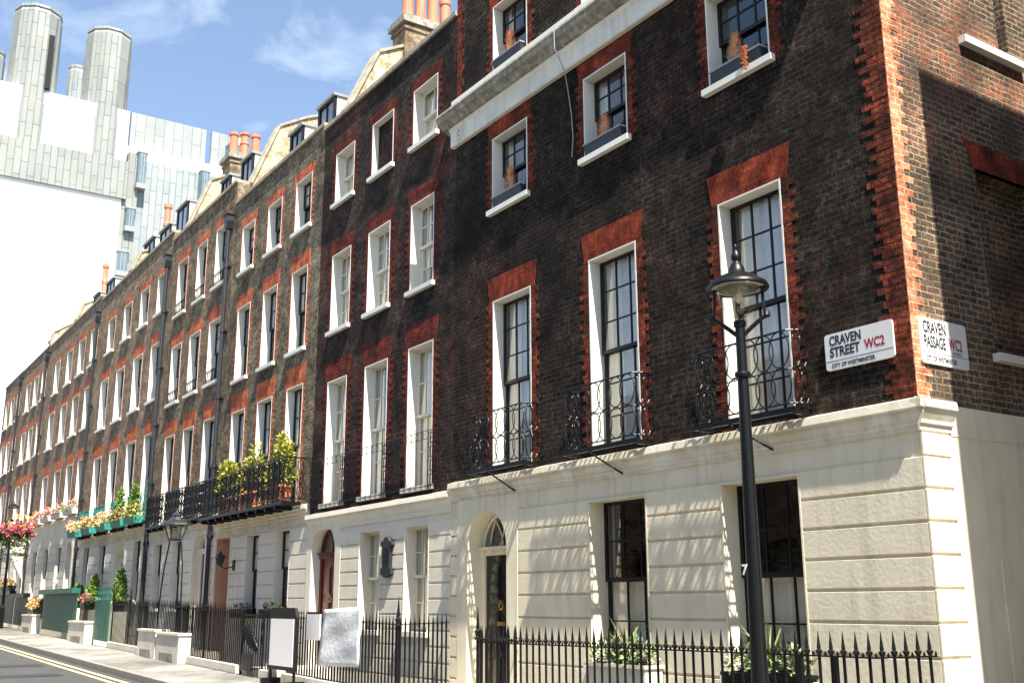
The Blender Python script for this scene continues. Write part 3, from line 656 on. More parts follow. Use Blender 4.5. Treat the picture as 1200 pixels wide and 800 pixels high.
hC = house('shrub_balcony_house', 'grey-brown brick house with orange brick arches and three potted shrubs on its balcony', -20.93, -14.93, 2.08, 10.76, 'brickC', 'stuccoC',
    [dict(z0=2.12, z1=4.81, xs=[(-20.28, -19.31), (-18.44, -17.46), (-16.56, -15.60)], curtains=['drawn', 'drawn', 'drawn'], blinds=[.5, .45, .42], kw=dict(cols=3, ru=2, rl=2, arch=('redC', .46, .02), jamb=JBC, sill=False)),
     dict(z0=5.64, z1=7.60, xs=[(-20.28, -19.34), (-18.42, -17.48), (-16.56, -15.62)], blinds=[None, .5, .5], curtains=['sides', 'none', 'none'], kw=dict(cols=3, ru=2, rl=2, arch=('redC', .36, .02), jamb=JBC)),
     dict(z0=8.57, z1=9.87, xs=[(-20.28, -19.34), (-18.38, -17.44), (-16.55, -15.58)], blinds=[.4, None, .4], curtains=['none', 'sides', 'none'], kw=dict(cols=3, ru=2, rl=2, arch=('redC', .24, .02), jamb=JBC))],
    [(-18.56, -17.72, -.1, 1.61, dict(cols=2, ru=2, rl=2, curtain='none', lining='stuccoC', depth=.16, blind=.5)), (-16.70, -15.86, -.1, 1.61, dict(cols=2, ru=2, rl=2, curtain='none', lining='stuccoC', depth=.16, blind=.5))],
    [dict(a=-20.80, b=-19.72, zb=pav(-20)+.15, zs=1.63, arched=False, leaf='doorblack', depth=1.0, pil=.10, lin='pink')], groove=(.30, 1.63), cornice_h=.42)
JBD = ('redC', .05, .10)
hD = house('grille_window_house', 'brown brick house with small iron guards on its upper sills and a black ironwork balcony', -26.95, -20.93, 2.26, 11.44, 'brickD', 'stuccoC',
    [dict(z0=2.30, z1=4.94, xs=[(-26.27, -25.30), (-24.45, -23.48), (-22.60, -21.63)], blinds=[.5, .5, .5], kw=dict(cols=3, ru=2, rl=2, curtain='none', arch=('redC', .46, .02), jamb=JBD, sill=False)),
     dict(z0=5.94, z1=7.75, xs=[(-26.27, -25.25), (-24.45, -23.45), (-22.66, -21.64)], blinds=[.45, None, .5], kw=dict(cols=3, ru=2, rl=2, curtain='none', arch=('redC', .36, .02), jamb=JBD)),
     dict(z0=8.73, z1=10.49, xs=[(-26.20, -25.18), (-24.25, -23.33), (-22.52, -21.53)], blinds=[None, .45, .5], kw=dict(cols=3, ru=2, rl=2, curtain='none', arch=('redC', .26, .02), jamb=JBD))],
    [(-26.44, -25.60, -.1, 1.76, dict(cols=2, ru=2, rl=2, curtain='none', lining='stuccoC', depth=.16, blind=.5)), (-24.60, -23.70, -.1, 1.76, dict(cols=2, ru=2, rl=2, curtain='none', lining='stuccoC', depth=.16, blind=.5))],
    [dict(a=-22.66, b=-21.64, zb=pav(-22)+.15, zs=1.42, arched=True, leaf='doorblack', depth=.20, pil=.22)], groove=(.30, 1.76), cornice_h=.46)
JBE = ('redC', .05, .09)
hE = house('teal_planter_house', 'long brown brick house of four bays with teal balcony planters, between two black drainpipes', -36.6, -26.95, 2.50, 11.78, 'brickE', 'stuccoC',
    [dict(z0=2.55, z1=5.33, xs=[(-35.62, -34.45), (-33.25, -32.08), (-30.88, -29.71), (-28.70, -27.53)], blinds=[.3, .4, .5, .5], kw=dict(cols=3, ru=2, rl=2, curtain='none', arch=('redC', .46, .02), jamb=JBE, sill=False)),
     dict(z0=6.40, z1=8.30, xs=[(-35.60, -34.43), (-33.25, -32.08), (-30.90, -29.73), (-28.72, -27.55)], kw=dict(cols=3, ru=2, rl=2, curtain='none', arch=('redC', .36, .02), jamb=JBE, blind=.4)),
     dict(z0=9.30, z1=10.64, xs=[(-35.20, -34.12), (-32.85, -31.77), (-30.60, -29.52), (-28.50, -27.42)], kw=dict(cols=3, ru=2, rl=2, curtain='none', arch=('redC', .26, .02), jamb=JBE))],
    [(-35.80, -34.95, .1, 2.07, dict(cols=2, ru=2, rl=2, curtain='none', lining='stuccoC', depth=.13)), (-33.35, -32.45, .1, 2.03, dict(cols=2, ru=2, rl=2, curtain='none', lining='stuccoC', depth=.13)), (-28.80, -27.95, .1, 1.98, dict(cols=2, ru=2, rl=2, curtain='none', lining='stuccoC', depth=.13))],
    [dict(a=-31.15, b=-29.95, zb=pav(-30)+.15, zs=1.46, arched=True, leaf='doorblack', depth=.20, pil=.22)], groove=(.33, 2.05), cornice_h=.45)
hF = house('flower_ledge_house', 'distant brown brick house with a row of flowers along its raised cream ledge', -46.9, -36.6, 3.42, 11.96, 'brickE', 'stuccoC',
    [dict(z0=3.46, z1=5.60, xs=[(-45.60, -44.40), (-42.95, -41.75), (-40.55, -39.35), (-38.45, -37.28)], kw=dict(cols=3, ru=2, rl=2, curtain='none', arch=('redC', .46, .02), jamb=JBE, sill=False)),
     dict(z0=6.83, z1=8.50, xs=[(-45.60, -44.40), (-43.00, -41.80), (-40.65, -39.45), (-38.42, -37.22)], kw=dict(cols=3, ru=2, rl=2, curtain='none', arch=('redC', .36, .02), jamb=JBE)),
     dict(z0=9.36, z1=10.87, xs=[(-45.30, -44.22), (-42.70, -41.55), (-40.35, -39.15), (-38.15, -36.95)], kw=dict(cols=3, ru=2, rl=2, curtain='none', arch=('redC', .26, .02), jamb=JBE))],
    [(-46.0, -45.0, .2, 2.33, dict(cols=2, ru=2, rl=2, curtain='none', lining='stuccoC', depth=.13)), (-43.45, -42.45, .2, 2.33, dict(cols=2, ru=2, rl=2, curtain='none', lining='stuccoC', depth=.13)), (-40.85, -39.90, .2, 2.31, dict(cols=2, ru=2, rl=2, curtain='none', lining='stuccoC', depth=.13))],
    [dict(a=-38.90, b=-37.90, zb=pav(-38)+.15, zs=1.92, arched=True, leaf='doorblack', depth=.2, pil=.2)], groove=(.33, 2.36), cornice_h=1.05)
hG = house('porch_house', 'faint distant brick house of three bays above the pink flower baskets', -54.1, -46.9, 2.95, 12.05, 'brickE', 'stuccoC',
    [dict(z0=3.0, z1=5.80, xs=[(-52.75, -51.60), (-50.70, -49.55), (-48.70, -47.55)], kw=dict(cols=2, ru=2, rl=2, curtain='none', arch=('redC', .46, .02), jamb=JBE, sill=False)),
     dict(z0=6.95, z1=8.52, xs=[(-52.70, -51.55), (-50.70, -49.55), (-48.60, -47.45)], kw=dict(cols=2, ru=2, rl=2, curtain='none', arch=('redC', .36, .02), jamb=JBE)),
     dict(z0=9.60, z1=11.06, xs=[(-52.60, -51.45), (-50.50, -49.38), (-48.50, -47.42)], kw=dict(cols=2, ru=2, rl=2, curtain='none', arch=('redC', .26, .02), jamb=JBE))],
    [(-52.6, -51.6, .2, 2.5, dict(cols=2, ru=2, rl=2, curtain='none', lining='stuccoC')), (-50.5, -49.5, .2, 2.5, dict(cols=2, ru=2, rl=2, curtain='none', lining='stuccoC'))],
    [dict(a=-48.7, b=-47.6, zb=pav(-48)+.15, zs=2.0, arched=True, leaf='doorblack', depth=.2, pil=.15)], groove=(.33, 2.5), cornice_h=.45)
hH = house('end_terraced_house', 'farthest brick house where the terrace ends at the left edge', -59.85, -54.1, 2.95, 12.08, 'brickD', 'stuccoC',
    [dict(z0=3.0, z1=5.85, xs=[(-59.1, -58.1), (-57.35, -56.3), (-55.45, -54.45)], kw=dict(cols=2, ru=2, rl=2, curtain='none', arch=('redC', .46, .02), jamb=JBE, sill=False)),
     dict(z0=6.95, z1=8.6, xs=[(-59.1, -58.1), (-57.35, -56.3), (-55.45, -54.45)], kw=dict(cols=2, ru=2, rl=2, curtain='none', arch=('redC', .36, .02), jamb=JBE)),
     dict(z0=9.60, z1=11.08, xs=[(-59.1, -58.1), (-57.35, -56.3), (-55.45, -54.45)], kw=dict(cols=2, ru=2, rl=2, curtain='none', arch=('redC', .26, .02), jamb=JBE))],
    [(-59.1, -58.1, .2, 2.5, dict(cols=2, ru=2, rl=2, curtain='none', lining='stuccoC'))], [], groove=(.33, 2.5), cornice_h=.45)

# roofs, party walls, chimneys, dormers, pipes
rB = MB(); rB.prism([(.42, 10.2), (4.5, 11.3), (9.2, 10.2)], FX, -14.9, -9.0); rB.build('roof', 'slate', hB)
for h_, a, b, zt in ((hC, -20.9, -14.95, 10.76), (hD, -26.9, -20.95, 11.44), (hE, -36.55, -27, 11.78), (hF, -46.85, -36.65, 11.96), (hG, -54, -47, 12.05), (hH, -59.8, -54.2, 12.08)): mansard(h_, a, b, zt)
def prof(zt, s=1.0): return [(.40, zt+.35), (1.16, zt+2.07), (2.2, zt+2.62), (4.8, zt+3.1), (7.0, zt+1.6), (7.0, zt-.6), (.40, zt-.6)]
gable(hC, None, -14.60, 10.76, prof(10.76))
gable(hD, None, -20.93, 11.44, [(.40, 11.48), (1.13, 13.40), (1.9, 13.85), (4.8, 15.1), (7.0, 13.2), (7.0, 10.8), (.40, 10.8)])
gable(hE, None, -26.95, 11.78, [(.45, 12.05), (1.09, 13.82), (1.95, 14.3), (4.8, 14.9), (7.0, 13.2), (7.0, 11), (.45, 11)])
gable(hE, None, -32.3, 11.78, [(.02, 11.9), (.30, 12.66), (.9, 12.9), (4.8, 13.9), (7.0, 13.2), (7.0, 11), (.02, 11)])
gable(hF, None, -41.5, 11.96, [(.02, 12.1), (.26, 12.85), (.9, 13.2), (4.8, 14.3), (7.0, 13.2), (7.0, 11), (.02, 11)])
gable(hG, None, -47.0, 12.05, [(.02, 12.1), (.10, 12.75), (.9, 13.3), (4.8, 14.3), (7.0, 13.2), (7.0, 11), (.02, 11)])
chimney(hC, -15.15, -14.50, 1.78, 3.35, 12.6, 13.80, [(-14.82, 2.0), (-14.82, 2.36), (-14.82, 2.72), (-14.82, 3.08)], hp=1.55)
chimney(hE, -27.35, -26.55, 1.55, 2.75, 13.2, 14.62, [(-26.95, 1.75), (-26.95, 2.13), (-26.95, 2.52)], hp=.95, r=.17)
pm = MB(); pot(pm, -32.0, 1.05, 12.6, 1.98, .15, 1); pm.build('chimney_pot', 'terracotta', hE)
pm = MB(); pot(pm, -41.9, 1.10, 12.9, 2.03, .15, 1); pm.build('chimney_pot', 'terracotta', hF)
pm = MB(); pot(pm, -22.6, 2.1, 13.2, 1.0, .15, 1); pm.build('chimney_pot', 'terracotta', hD)
dormer(hC, -17.6, -16.55, 10.7, 12.2); dormer(hC, -19.5, -18.6, 10.7, 12.2)
dormer(hD, -23.45, -22.45, 11.4, 12.82); dormer(hD, -25.3, -24.45, 11.4, 12.82)
dormer(hE, -30.2, -28.9, 11.75, 13.42, cheek='white'); dormer(hE, -32.3, -30.95, 11.75, 13.2); dormer(hE, -34.5, -33.1, 11.75, 13.35)
dormer(hF, -40.5, -39.2, 11.9, 13.3); dormer(hF, -42.9, -41.8, 11.9, 13.3); dormer(hF, -45.6, -44.2, 11.9, 13.3)
dormer(hG, -50.5, -49.4, 12.0, 13.3); dormer(hG, -53.2, -52.2, 12.0, 13.3)
pipe(hC, -21.18+.02, 10.25, pav(-21)-.1); pipe(hE, -27.15, 10.75, pav(-27)-.1, r=.065)
pipe(hF, -36.85, 11.1, pav(-37)); pipe(hG, -47.2, 11.5, pav(-47)); pipe(hH, -54.3, 11.5, pav(-54))

# ------------------------------------------------------------------ ironwork
def ellipse(cx, cz, rx, rz, fn, n=20): return [fn(cx+rx*math.cos(2*math.pi*i/n), cz+rz*math.sin(2*math.pi*i/n)) for i in range(n)]
def balconette(par, xa, xb, z0, hgt, d):
    """bowed balconette of interlaced ovals"""
    n = max(5, int((xb-xa-.2)/.20))
    def front(u, z): return (u, -d, z)
    rail = MB()
    for z, r in ((z0+hgt, .012), (z0+hgt*.5, .007), (z0+.05, .010)):
        rail.tube([(xa, -.02, z), (xa-.02, -d*.6, z), (xa+.05, -d, z), (xb-.05, -d, z), (xb+.02, -d*.6, z), (xb, -.02, z)], r, 6)
    ob = rail.build('balconette', 'black', par, origin=((xa+xb)/2, -d, z0))
    ov = MB(); st = (xb-xa-.10)/n
    for i in range(n):
        cx = xa+.05+st*(i+.5)
        for k in (0, 1):
            cz = z0+.05+(hgt-.05)*(.25+.5*k); ov.tube(ellipse(cx, cz, st*.62, (hgt-.05)*.25, front), .008, 5, True)
        ov.lathe([(0, -.02), (.018, 0), (0, .02)], (cx, -d, z0+.05+(hgt-.05)*.5), 8)
    for xs in (xa-.015, xb+.015):
        fn = lambda u, z, xs=xs: (xs, u, z)
        for j in (0, 1):
            cy = -.04-(d-.04)*(.28+.45*j)
            for k in (0, 1):
                ov.tube(ellipse(cy, z0+.05+(hgt-.05)*(.25+.5*k), d*.2, (hgt-.05)*.25, fn), .009, 5, True)
    # scrolls in the first panel
    for k in range(4):
        zz = z0+.12+k*hgt*.24; pts = []
        for i in range(14):
            a = i*.55; rr = .045*(1-i/16); pts.append((xa+.16+rr*math.cos(a), -d, zz+rr*math.sin(a)))
        ov.tube(pts, .006, 5)
    ov.build('ironwork', 'black', ob)
    pl = MB(); pl.box(xa-.04, xb+.04, -d-.04, -d+.01, z0-.06, z0); pl.box(xa-.04, xb+.04, -.05, -.012, z0-.045, z0)
    x = xa-.02
    while x < xb: pl.box(x, x+.018, -d+.011, -.051, z0-.018, z0); x += .105
    for x in (xa, xb-.04): pl.box(x, x+.04, -d+.011, -.051, z0-.07, z0-.019)
    pl.build('balcony_platform', 'black', ob)
    st_ = MB(); st_.tube([(xa+.45, -d, z0-.03), (xa+.92, -.04, z0-.38)], .013, 6); st_.build('stay_rod', 'black', ob)
for a, b in ((-2.80, -1.32), (-5.43, -3.92), (-7.98, -6.44)): balconette(hA, a, b, 2.03, .86, .28)
# house B: thin grey ironwork, dense panels between the windows
def balcony_B(par):
    z0, z1, d = 1.90, 2.92, .10
    ob = MB(); ob.tube([(-14.7, -d, z1), (-9.3, -d, z1)], .007, 5); ob.tube([(-14.7, -d, z0+.06), (-9.3, -d, z0+.06)], .008, 5); ob.tube([(-14.7, -d, z1-.14), (-9.3, -d, z1-.14)], .006, 5)
    o = ob.build('balcony_rail', 'iron_pipe', par)
    for xa, xb in ((-14.75, -14.3), (-13.25, -12.5), (-11.42, -10.7), (-9.66, -9.3)):
        n = max(3, int((xb-xa)/.085)); p = MB()
        for i in range(n+1):
            x = xa+(xb-xa)*i/n
            p.tube([(x, -d, z0), (x, -d, z1)], .008, 5)
            if i < n:
                for k in range(4): p.tube(ellipse(x+(xb-xa)/n/2, z0+.16+k*.24, .032, .10, lambda u, z: (u, -d-.01, z), 10), .006, 4, True)
        p.build('ironwork', 'black', o)
    for xa, xb in ((-14.3, -13.25), (-12.5, -11.42), (-10.7, -9.66)):
        q = MB()
        for i in range(1, 5):
            x = xa+(xb-xa)*i/5; q.tube([(x, -d, z0), (x, -d, z1)], .005, 4); q.tube(ellipse(x, z1-.07, .05, .06, lambda u, z: (u, -d, z), 10), .005, 4, True)
        q.build('ironwork', 'iron_pipe', o)
balcony_B(hB)
def balcony_ornate(par, xa, xb, z0, hgt, d, m='black', dense=1.0, pm='black', returns=True):
    ob = MB(); ob.box(xa, xb, -d-.03, -.121, z0-.07, z0); x = xa+.1
    while x < xb-.1: ob.box(x, x+.07, -d, -.123, z0-.15, z0-.07); x += .55
    o = ob.build('balcony', pm, par)
    r = MB(); r.box(xa, xb, -d-.02, -d+.01, z0+hgt-.03, z0+hgt); r.box(xa, xb, -d-.012, -d+.002, z0+.05, z0+.075)
    if returns:
        for x in (xa+.01, xb-.01): r.box(x-.01, x+.01, -d, -.03, z0+hgt-.03, z0+hgt); r.box(x-.01, x+.01, -d, -.03, z0+.05, z0+.075)
    n = max(2, int((xb-xa)/.30)); st = (xb-xa)/n
    for i in range(n+1): r.box(xa+st*i-.012, xa+st*i+.012, -d-.016, -d+.006, z0, z0+hgt)
    r.build('balcony_rail', m, o)
    q = MB(); H = hgt-.09; zz = z0+.06
    rnd = random.Random(int(abs(xa)*10))
    for i in range(n):
        c = xa+st*(i+.5)
        for k in range(3):
            cz = zz+H*(.18+.32*k); f = lambda u, z: (u, -d-.004, z)
            q.tube(ellipse(c, cz, st*.33, H*.15, f, 12), .013*dense, 4, True)
            q.tube([f(c-st*.45, cz-H*.15), f(c, cz), f(c+st*.45, cz+H*.15)], .011*dense, 4); q.tube([f(c+st*.45, cz-H*.15), f(c, cz), f(c-st*.45, cz+H*.15)], .011*dense, 4)
            q.lathe([(0, -.035), (.032, 0), (0, .035)], (c, -d-.004, cz), 6)
        for sx in (-1, 1):
            pts = []
            for j in range(10):
                a = j*.6; rr = .06*(1-j/12); pts.append((c+sx*(st*.30)+rr*math.cos(a)*sx, -d-.004, zz+H*.5+rr*math.sin(a)))
            q.tube(pts, .009*dense, 4)
    if returns:
        for x in (xa+.01, xb-.01):
            for j in range(2):
                for k in range(3): q.tube(ellipse(-d*(.3+.4*j), zz+H*(.18+.32*k), .07, H*.15, lambda u, z, x=x: (x, u, z), 10), .012*dense, 4, True)
    q.build('ironwork', m, o)
    return o
balcony_ornate(hC, -20.75, -15.15, 2.12, .95, .52, dense=.85)
for a in (-26.6, -24.7, -22.9): balcony_ornate(hD, a, a+1.62, 2.24, .90, .30, dense=1.1)
for a in (-35.9, -33.5, -31.1, -28.9): balcony_ornate(hE, a, a+1.55, 2.50, .85, .30, m='tealpot', dense=.9, pm='black')
# little sill guards on house D
for z, xs in ((5.95, ((-26.27, -25.25), (-24.45, -23.45), (-22.66, -21.64))), (8.75, ((-26.20, -25.18), (-24.25, -23.33), (-22.52, -21.53)))):
    for a, b in xs:
        q = MB(); q.tube([(a+.02, -.03, z+.36), (b-.02, -.03, z+.36)], .010, 5); q.tube([(a+.02, -.03, z+.03), (b-.02, -.03, z+.03)], .010, 5)
        n = 6
        for i in range(n):
            cx = a+.05+(b-a-.1)*(i+.5)/n; q.tube(ellipse(cx, z+.19, .07, .16, lambda u, w_: (u, -.03, w_), 12), .009, 4, True)
        q.build('window_guard', 'black', hD)

# ------------------------------------------------------------------ opposite terrace and the house across the passage (they light, shade and are mirrored)
def far_terrace():
    h = thing('opposite_terrace', (-15, -11.5, pav(-15)), 'low plain brick terrace on the far side of the street, facing the row', 'house')
    xs = [(-68+2.6*i, -66.9+2.6*i) for i in range(38)]
    wb = MB(); hs = [(a, b, z, z+1.9) for a, b in xs for z in (-.4, 3.1)]
    grid_wall(wb, 'x', -70, 32, -3.0, 6.2, hs, -11.5, -11.9)
    wb.box(-70, 32, -19.5, -16.2, -3, 6.2); wb.box(-70, -69.7, -16.2, -11.9, -3, 6.2); wb.box(31.7, 32, -16.2, -11.9, -3, 6.2)
    wb.build('brick_wall', 'brickD', h)
    rf = MB(); rf.prism([(-11.4, 6.2), (-15.5, 7.6), (-19.6, 6.2)], FX, -70, 32); rf.build('roof', 'slate', h)
    g = MB(); f = MB()
    for a, b, z0, z1 in hs:
        g.box(a, b, -11.7, -11.69, z0, z1); f.box(a, b, -11.685, -11.66, (z0+z1)/2-.03, (z0+z1)/2+.03); f.box(a-.05, b+.05, -11.72, -11.42, z0-.08, z0)
    o = g.build('window', 'glass', h); tag(o, kind='stuff'); f = f.build('window_sill', 'white', h); tag(f, kind='stuff')
far_terrace()
def passage_house():
    h = thing('passage_house', (6, 6, pav(6)), 'brick house across the passage whose shadow falls on the side wall of the corner house', 'house')
    wb = MB(); grid_wall(wb, 'y', 0.02, 14, 2.6, 10.35, [(3, 4, 4, 6), (7, 8, 4, 6)], 3.0, 3.35)
    grid_wall(wb, 'x', 3.0, 14, 2.6, 10.35, [(4.5, 5.5, 4, 6), (8, 9, 4, 6)], 0.0, .35)
    wb.box(13.7, 14, .35, 14, -2, 10.35); wb.box(3.35, 13.7, 13.7, 14, -2, 10.35); wb.build('brick_wall', 'brickD', h)
    sw = MB(); sw.box(3.05, 13.7, .04, 13.7, -3, 2.6); sw.build('stucco_wall', 'stucco', h)
    rf = MB(); rf.box(3.36, 13.69, .36, 13.69, 9.9, 10.1); rf.build('roof', 'slate', h)
    cp = MB(); cp.box(2.97, 3.4, -.0, 14.0, 10.35, 10.42); cp.build('coping', 'coping', h)
    g = MB()
    for y0 in (3, 7): g.box(3.2, 3.21, y0, y0+1, 4, 6)
    g.build('window', 'glass', h)
passage_house()

# ------------------------------------------------------------------ station building behind the row
def station():
    X = -95.0
    h = thing('office_building', (X, 8, -3.2), 'huge pale office building with grey metal clad round towers rising behind the terrace', 'office building')
    wb = MB(); wb.box(X-30, X-.25, -8, 13.1, -3.2, 38.3); wb.build('white_wall', 'whiterender', h)
    c = MB(); c.box(X-30, X, -.6, 13.45, 38.3, 42.2); c.build('clad_wall', 'clad', h)
    c = MB(); c.box(X-30, X-.3, .6, 13.2, 42.2, 47.6); c.build('upper_wall', 'whiterender', h)
    for (cy, r, zt, dx, m) in ((4.3, 2.32, 56.2, -2.25, 'clad'), (11.05, 2.3, 55.9, -2.22, 'clad'), (8.85, 1.0, 53.0, -5.2, 'cladpale'), (.75, 1.3, 51.8, -4.0, 'cladpale')):
        t = MB(); n = 10; t.lathe([(r*1.0, 38.301), (r*1.0, 46.3), (r*.98, 46.32), (r*.96, zt-.5), (r*.90, zt-.1), (r*.90, zt), (r*.8, zt)], (X+dx, cy, 0), n)
        tw = t.build('duct_tower', m, h)
        if zt > 56: MB().box(X+dx+r*.80, X+dx+r*.965, cy+.85, cy+1.32, 47.8, 53.4).build('tower_louvre', 'blackwood', tw)
        cp = MB(); cp.lathe([(r*.92, zt-.05), (r*.95, zt-.05), (r*.95, zt+.22), (r*.80, zt+.22)], (X+dx, cy, 0), n); cp.build('tower_rim', 'cladscreen', tw)
    # right wing
    rw = MB(); rw.box(X-30, X-1.4, 13.2, 32, -3.2, 44.4); rw.build('wing_top_wall', 'whiterender', h)
    rw = MB(); rw.box(X-1.39, X-.9, 14.6, 24.0, -3.2, 43.0); rw.build('wing_wall', 'cladpale', h)
    rw = MB(); rw.box(X-1.39, X-.4, 12.6, 14.6, -3.2, 38.25); rw.build('stair_wall', 'clad', h)
    rw = MB(); rw.box(X-1.39, X-.4, 13.46, 14.6, 38.25, 43.4); rw.build('stair_wall', 'clad', h)
    for ya, yb in ((13.75, 21.4), (22.0, 25.8)):
        s = MB(); s.box(X-2.4, X-1.9, ya, yb, 44.4, 48.35); s.build('roof_screen', 'cladscreen', h)
    def bay(ya, yb, za, zb, d=.7):
        b = MB(); b.prism([(ya, X-.9), (yb, X-.9), (yb-.18, X-.9+d), (ya+.18, X-.9+d)], lambda u, v, t: (v, u, t), za, zb); o = b.build('bay_window', 'bayglass', h)
        f = MB(); f.prism([(ya-.05, X-.9), (yb+.05, X-.9), (yb-.1, X-.85+d), (ya+.1, X-.85+d)], lambda u, v, t: (v, u, t), za-.5, za); f.prism([(ya-.05, X-.9), (yb+.05, X-.9), (yb-.1, X-.85+d), (ya+.1, X-.85+d)], lambda u, v, t: (v, u, t), zb, zb+.2)
        for k in range(1, 3): y = ya+.18+(yb-ya-.36)*k/3; f.box(X-.9+d, X-.87+d, y-.03, y+.03, za, zb)
        f.build('bay_frame', 'lead', o)
    bay(14.2, 15.3, 40.2, 43.4, 1.0); bay(13.5, 14.6, 35.6, 37.4, 1.0); bay(20.6, 21.7, 40.0, 43.0); bay(23.2, 25.2, 44.2, 46.4, 1.2); bay(13.0, 14.3, 31.0, 32.9, 1.0)
station()

# ------------------------------------------------------------------ railings
def picket(par, x, y, zb, zr, tip=.20, r=.0105, head=True, stub=True):
    mb = MB(); mb.box(x-r, x+r, y-r, y+r, zb, zr+.03)
    mb.lathe([(.010, .0), (.030, .035), (.034, .05), (.016, .062), (.020, .075), (.0165, .10), (.002, tip+.03)], (x, y, zr), 8) if head else mb.lathe([(.012, 0), (.013, .03), (.001, tip)], (x, y, zr), 6)
    return mb.build('picket', 'black', par, origin=(x, y, zb))
def railing(name, label, pts, step, zb, hgt, tip=.2, head=True, newels=(), group='iron railings in front of the houses', bar2=None, plinth=None, r=.0105, stays=()):
    """pts: polyline [(x,y)..]; zb(x) bottom; bar at zb+hgt"""
    mid = pts[len(pts)//2]
    t = thing(name, (mid[0], mid[1], zb(mid[0])), label, 'railing', group)
    bar = MB(); proto = None; cnt = 0
    for (xa, ya), (xb, yb) in zip(pts[:-1], pts[1:]):
        za, zb_ = zb(xa)+hgt, zb(xb)+hgt; L_ = math.hypot(xb-xa, yb-ya)
        d = Vector((xb-xa, yb-ya, zb_-za)); nrm = Vector((-d.y, d.x, 0)).normalized()
        bar.obox(((xa+xb)/2, (ya+yb)/2, (za+zb_)/2), d/2, nrm*.019, (0, 0, .007))
        if bar2: bar.obox(((xa+xb)/2, (ya+yb)/2, (za+zb_)/2-bar2), d/2, nrm*.014, (0, 0, .007))
        n = max(1, round(L_/step))
        for i in range(n):
            u = (i+.5)/n; x, y = xa+(xb-xa)*u, ya+(yb-ya)*u; z = zb(x)
            if cnt < 99:
                if proto is None: proto = picket(t, x, y, z, z+hgt, tip, r, head)
                else: copy_tree(proto, t, (x, y, z))
                cnt += 1
            if head: 
                x2, y2 = xa+(xb-xa)*(i+1)/n, ya+(yb-ya)*(i+1)/n; bar.lathe([(.008, 0), (.014, .02), (.004, .045)], (x2, y2, zb(x2)+hgt), 5)
    bar.build('top_rail', 'black', t)
    for (x, y, hh) in newels:
        nm = MB(); z = zb(x); nm.tube([(x, y, z-.05), (x, y, z+hh-.1)], .023, 8)
        nm.lathe([(.023, -.12), (.05, -.11), (.05, -.09), (.028, -.07), (.045, -.02), (.05, .0), (.02, .03), (.028, .06), (.022, .1), (.002, .34)], (x, y, z+hh), 10); nm.build('newel_post', 'black', t)
    for (x, y) in stays: MB().box(x-.02, x+.02, y-.02, y+.02, zb(x)-.1, zb(x)+hgt+.005).build('stay_post', 'black', t)
    if plinth:
        pb = MB()
        for (xa, ya), (xb, yb) in zip(pts[:-1], pts[1:]):
            d = Vector((xb-xa, yb-ya, zb(xb)-zb(xa))); nrm = Vector((-d.y, d.x, 0)).normalized()
            pb.obox(((xa+xb)/2, (ya+yb)/2, (zb(xa)+zb(xb))/2-plinth/2), d/2*1.0, nrm*.11, (0, 0, plinth/2-.001))
        pb.build('plinth', 'plinth', t)
    return t
zA = lambda x: -1.53+.004*(x+7)
railing('iron_railing', 'black spear-topped railing across the front of the corner house', [(-6.92, -.06), (-6.92, -.78), (-.14, -.78), (-.02, -.08)], .143, lambda x: -1.50+.006*(x+7), .97, tip=.20,
        newels=[(-6.92, -.78, 1.12)], plinth=.15, stays=[(-1.02, -.78), (-.60, -.78)])
pl = lambda x: pav(x)+.16
G = 'iron railings in front of the houses'
railing('iron_railing', 'black area railing ending beside the pale doorway pier, in front of the white house windows', [(-8.94, -.08), (-8.50, -1.22), (-12.9, -1.26)], .112, pl, .98, tip=.16, head=False, bar2=.0, plinth=.16, newels=[(-8.50, -1.22, 1.06), (-12.9, -1.26, 1.06)], r=.0115)
railing('iron_railing', 'black railing behind the board with rounded top', [(-12.95, -1.28), (-13.8, -1.28)], .115, pl, 1.02, tip=.16, head=False, plinth=.16, r=.011)
railing('iron_railing', 'black railing in front of the two dark windows with the pink doorway at its left', [(-15.05, -1.28), (-19.6, -1.28), (-19.6, -.3)], .115, pl, 1.02, tip=.18, head=False, plinth=.16, newels=[(-17.4, -1.28, 1.1), (-19.6, -1.28, 1.1)], r=.012)
railing('iron_railing', 'black railing set on the low white walls under the overthrow lantern', [(-18.3, -1.42), (-21.9, -1.42)], .13, lambda x: pav(x)+.62, .60, tip=.15, head=False, r=.009)
railing('iron_railing', 'black railing between the low white walls and the narrow green board', [(-22.0, -1.28), (-25.6, -1.28)], .12, pl, 1.02, tip=.16, head=False, plinth=.2, newels=[(-23.8, -1.28, 1.15), (-25.6, -1.28, 1.15)], r=.010)
railing('iron_railing', 'dark railing above the stone pier between the two green boards', [(-27.6, -1.28), (-29.8, -1.28)], .12, lambda x: pav(x)+.55, .62, tip=.14, head=False, r=.010)
railing('iron_railing', 'distant dark railing by the yellow flowers left of the wide green board', [(-35.5, -1.28), (-38.1, -1.28)], .12, lambda x: pav(x)+.5, .62, tip=.14, head=False, r=.010)
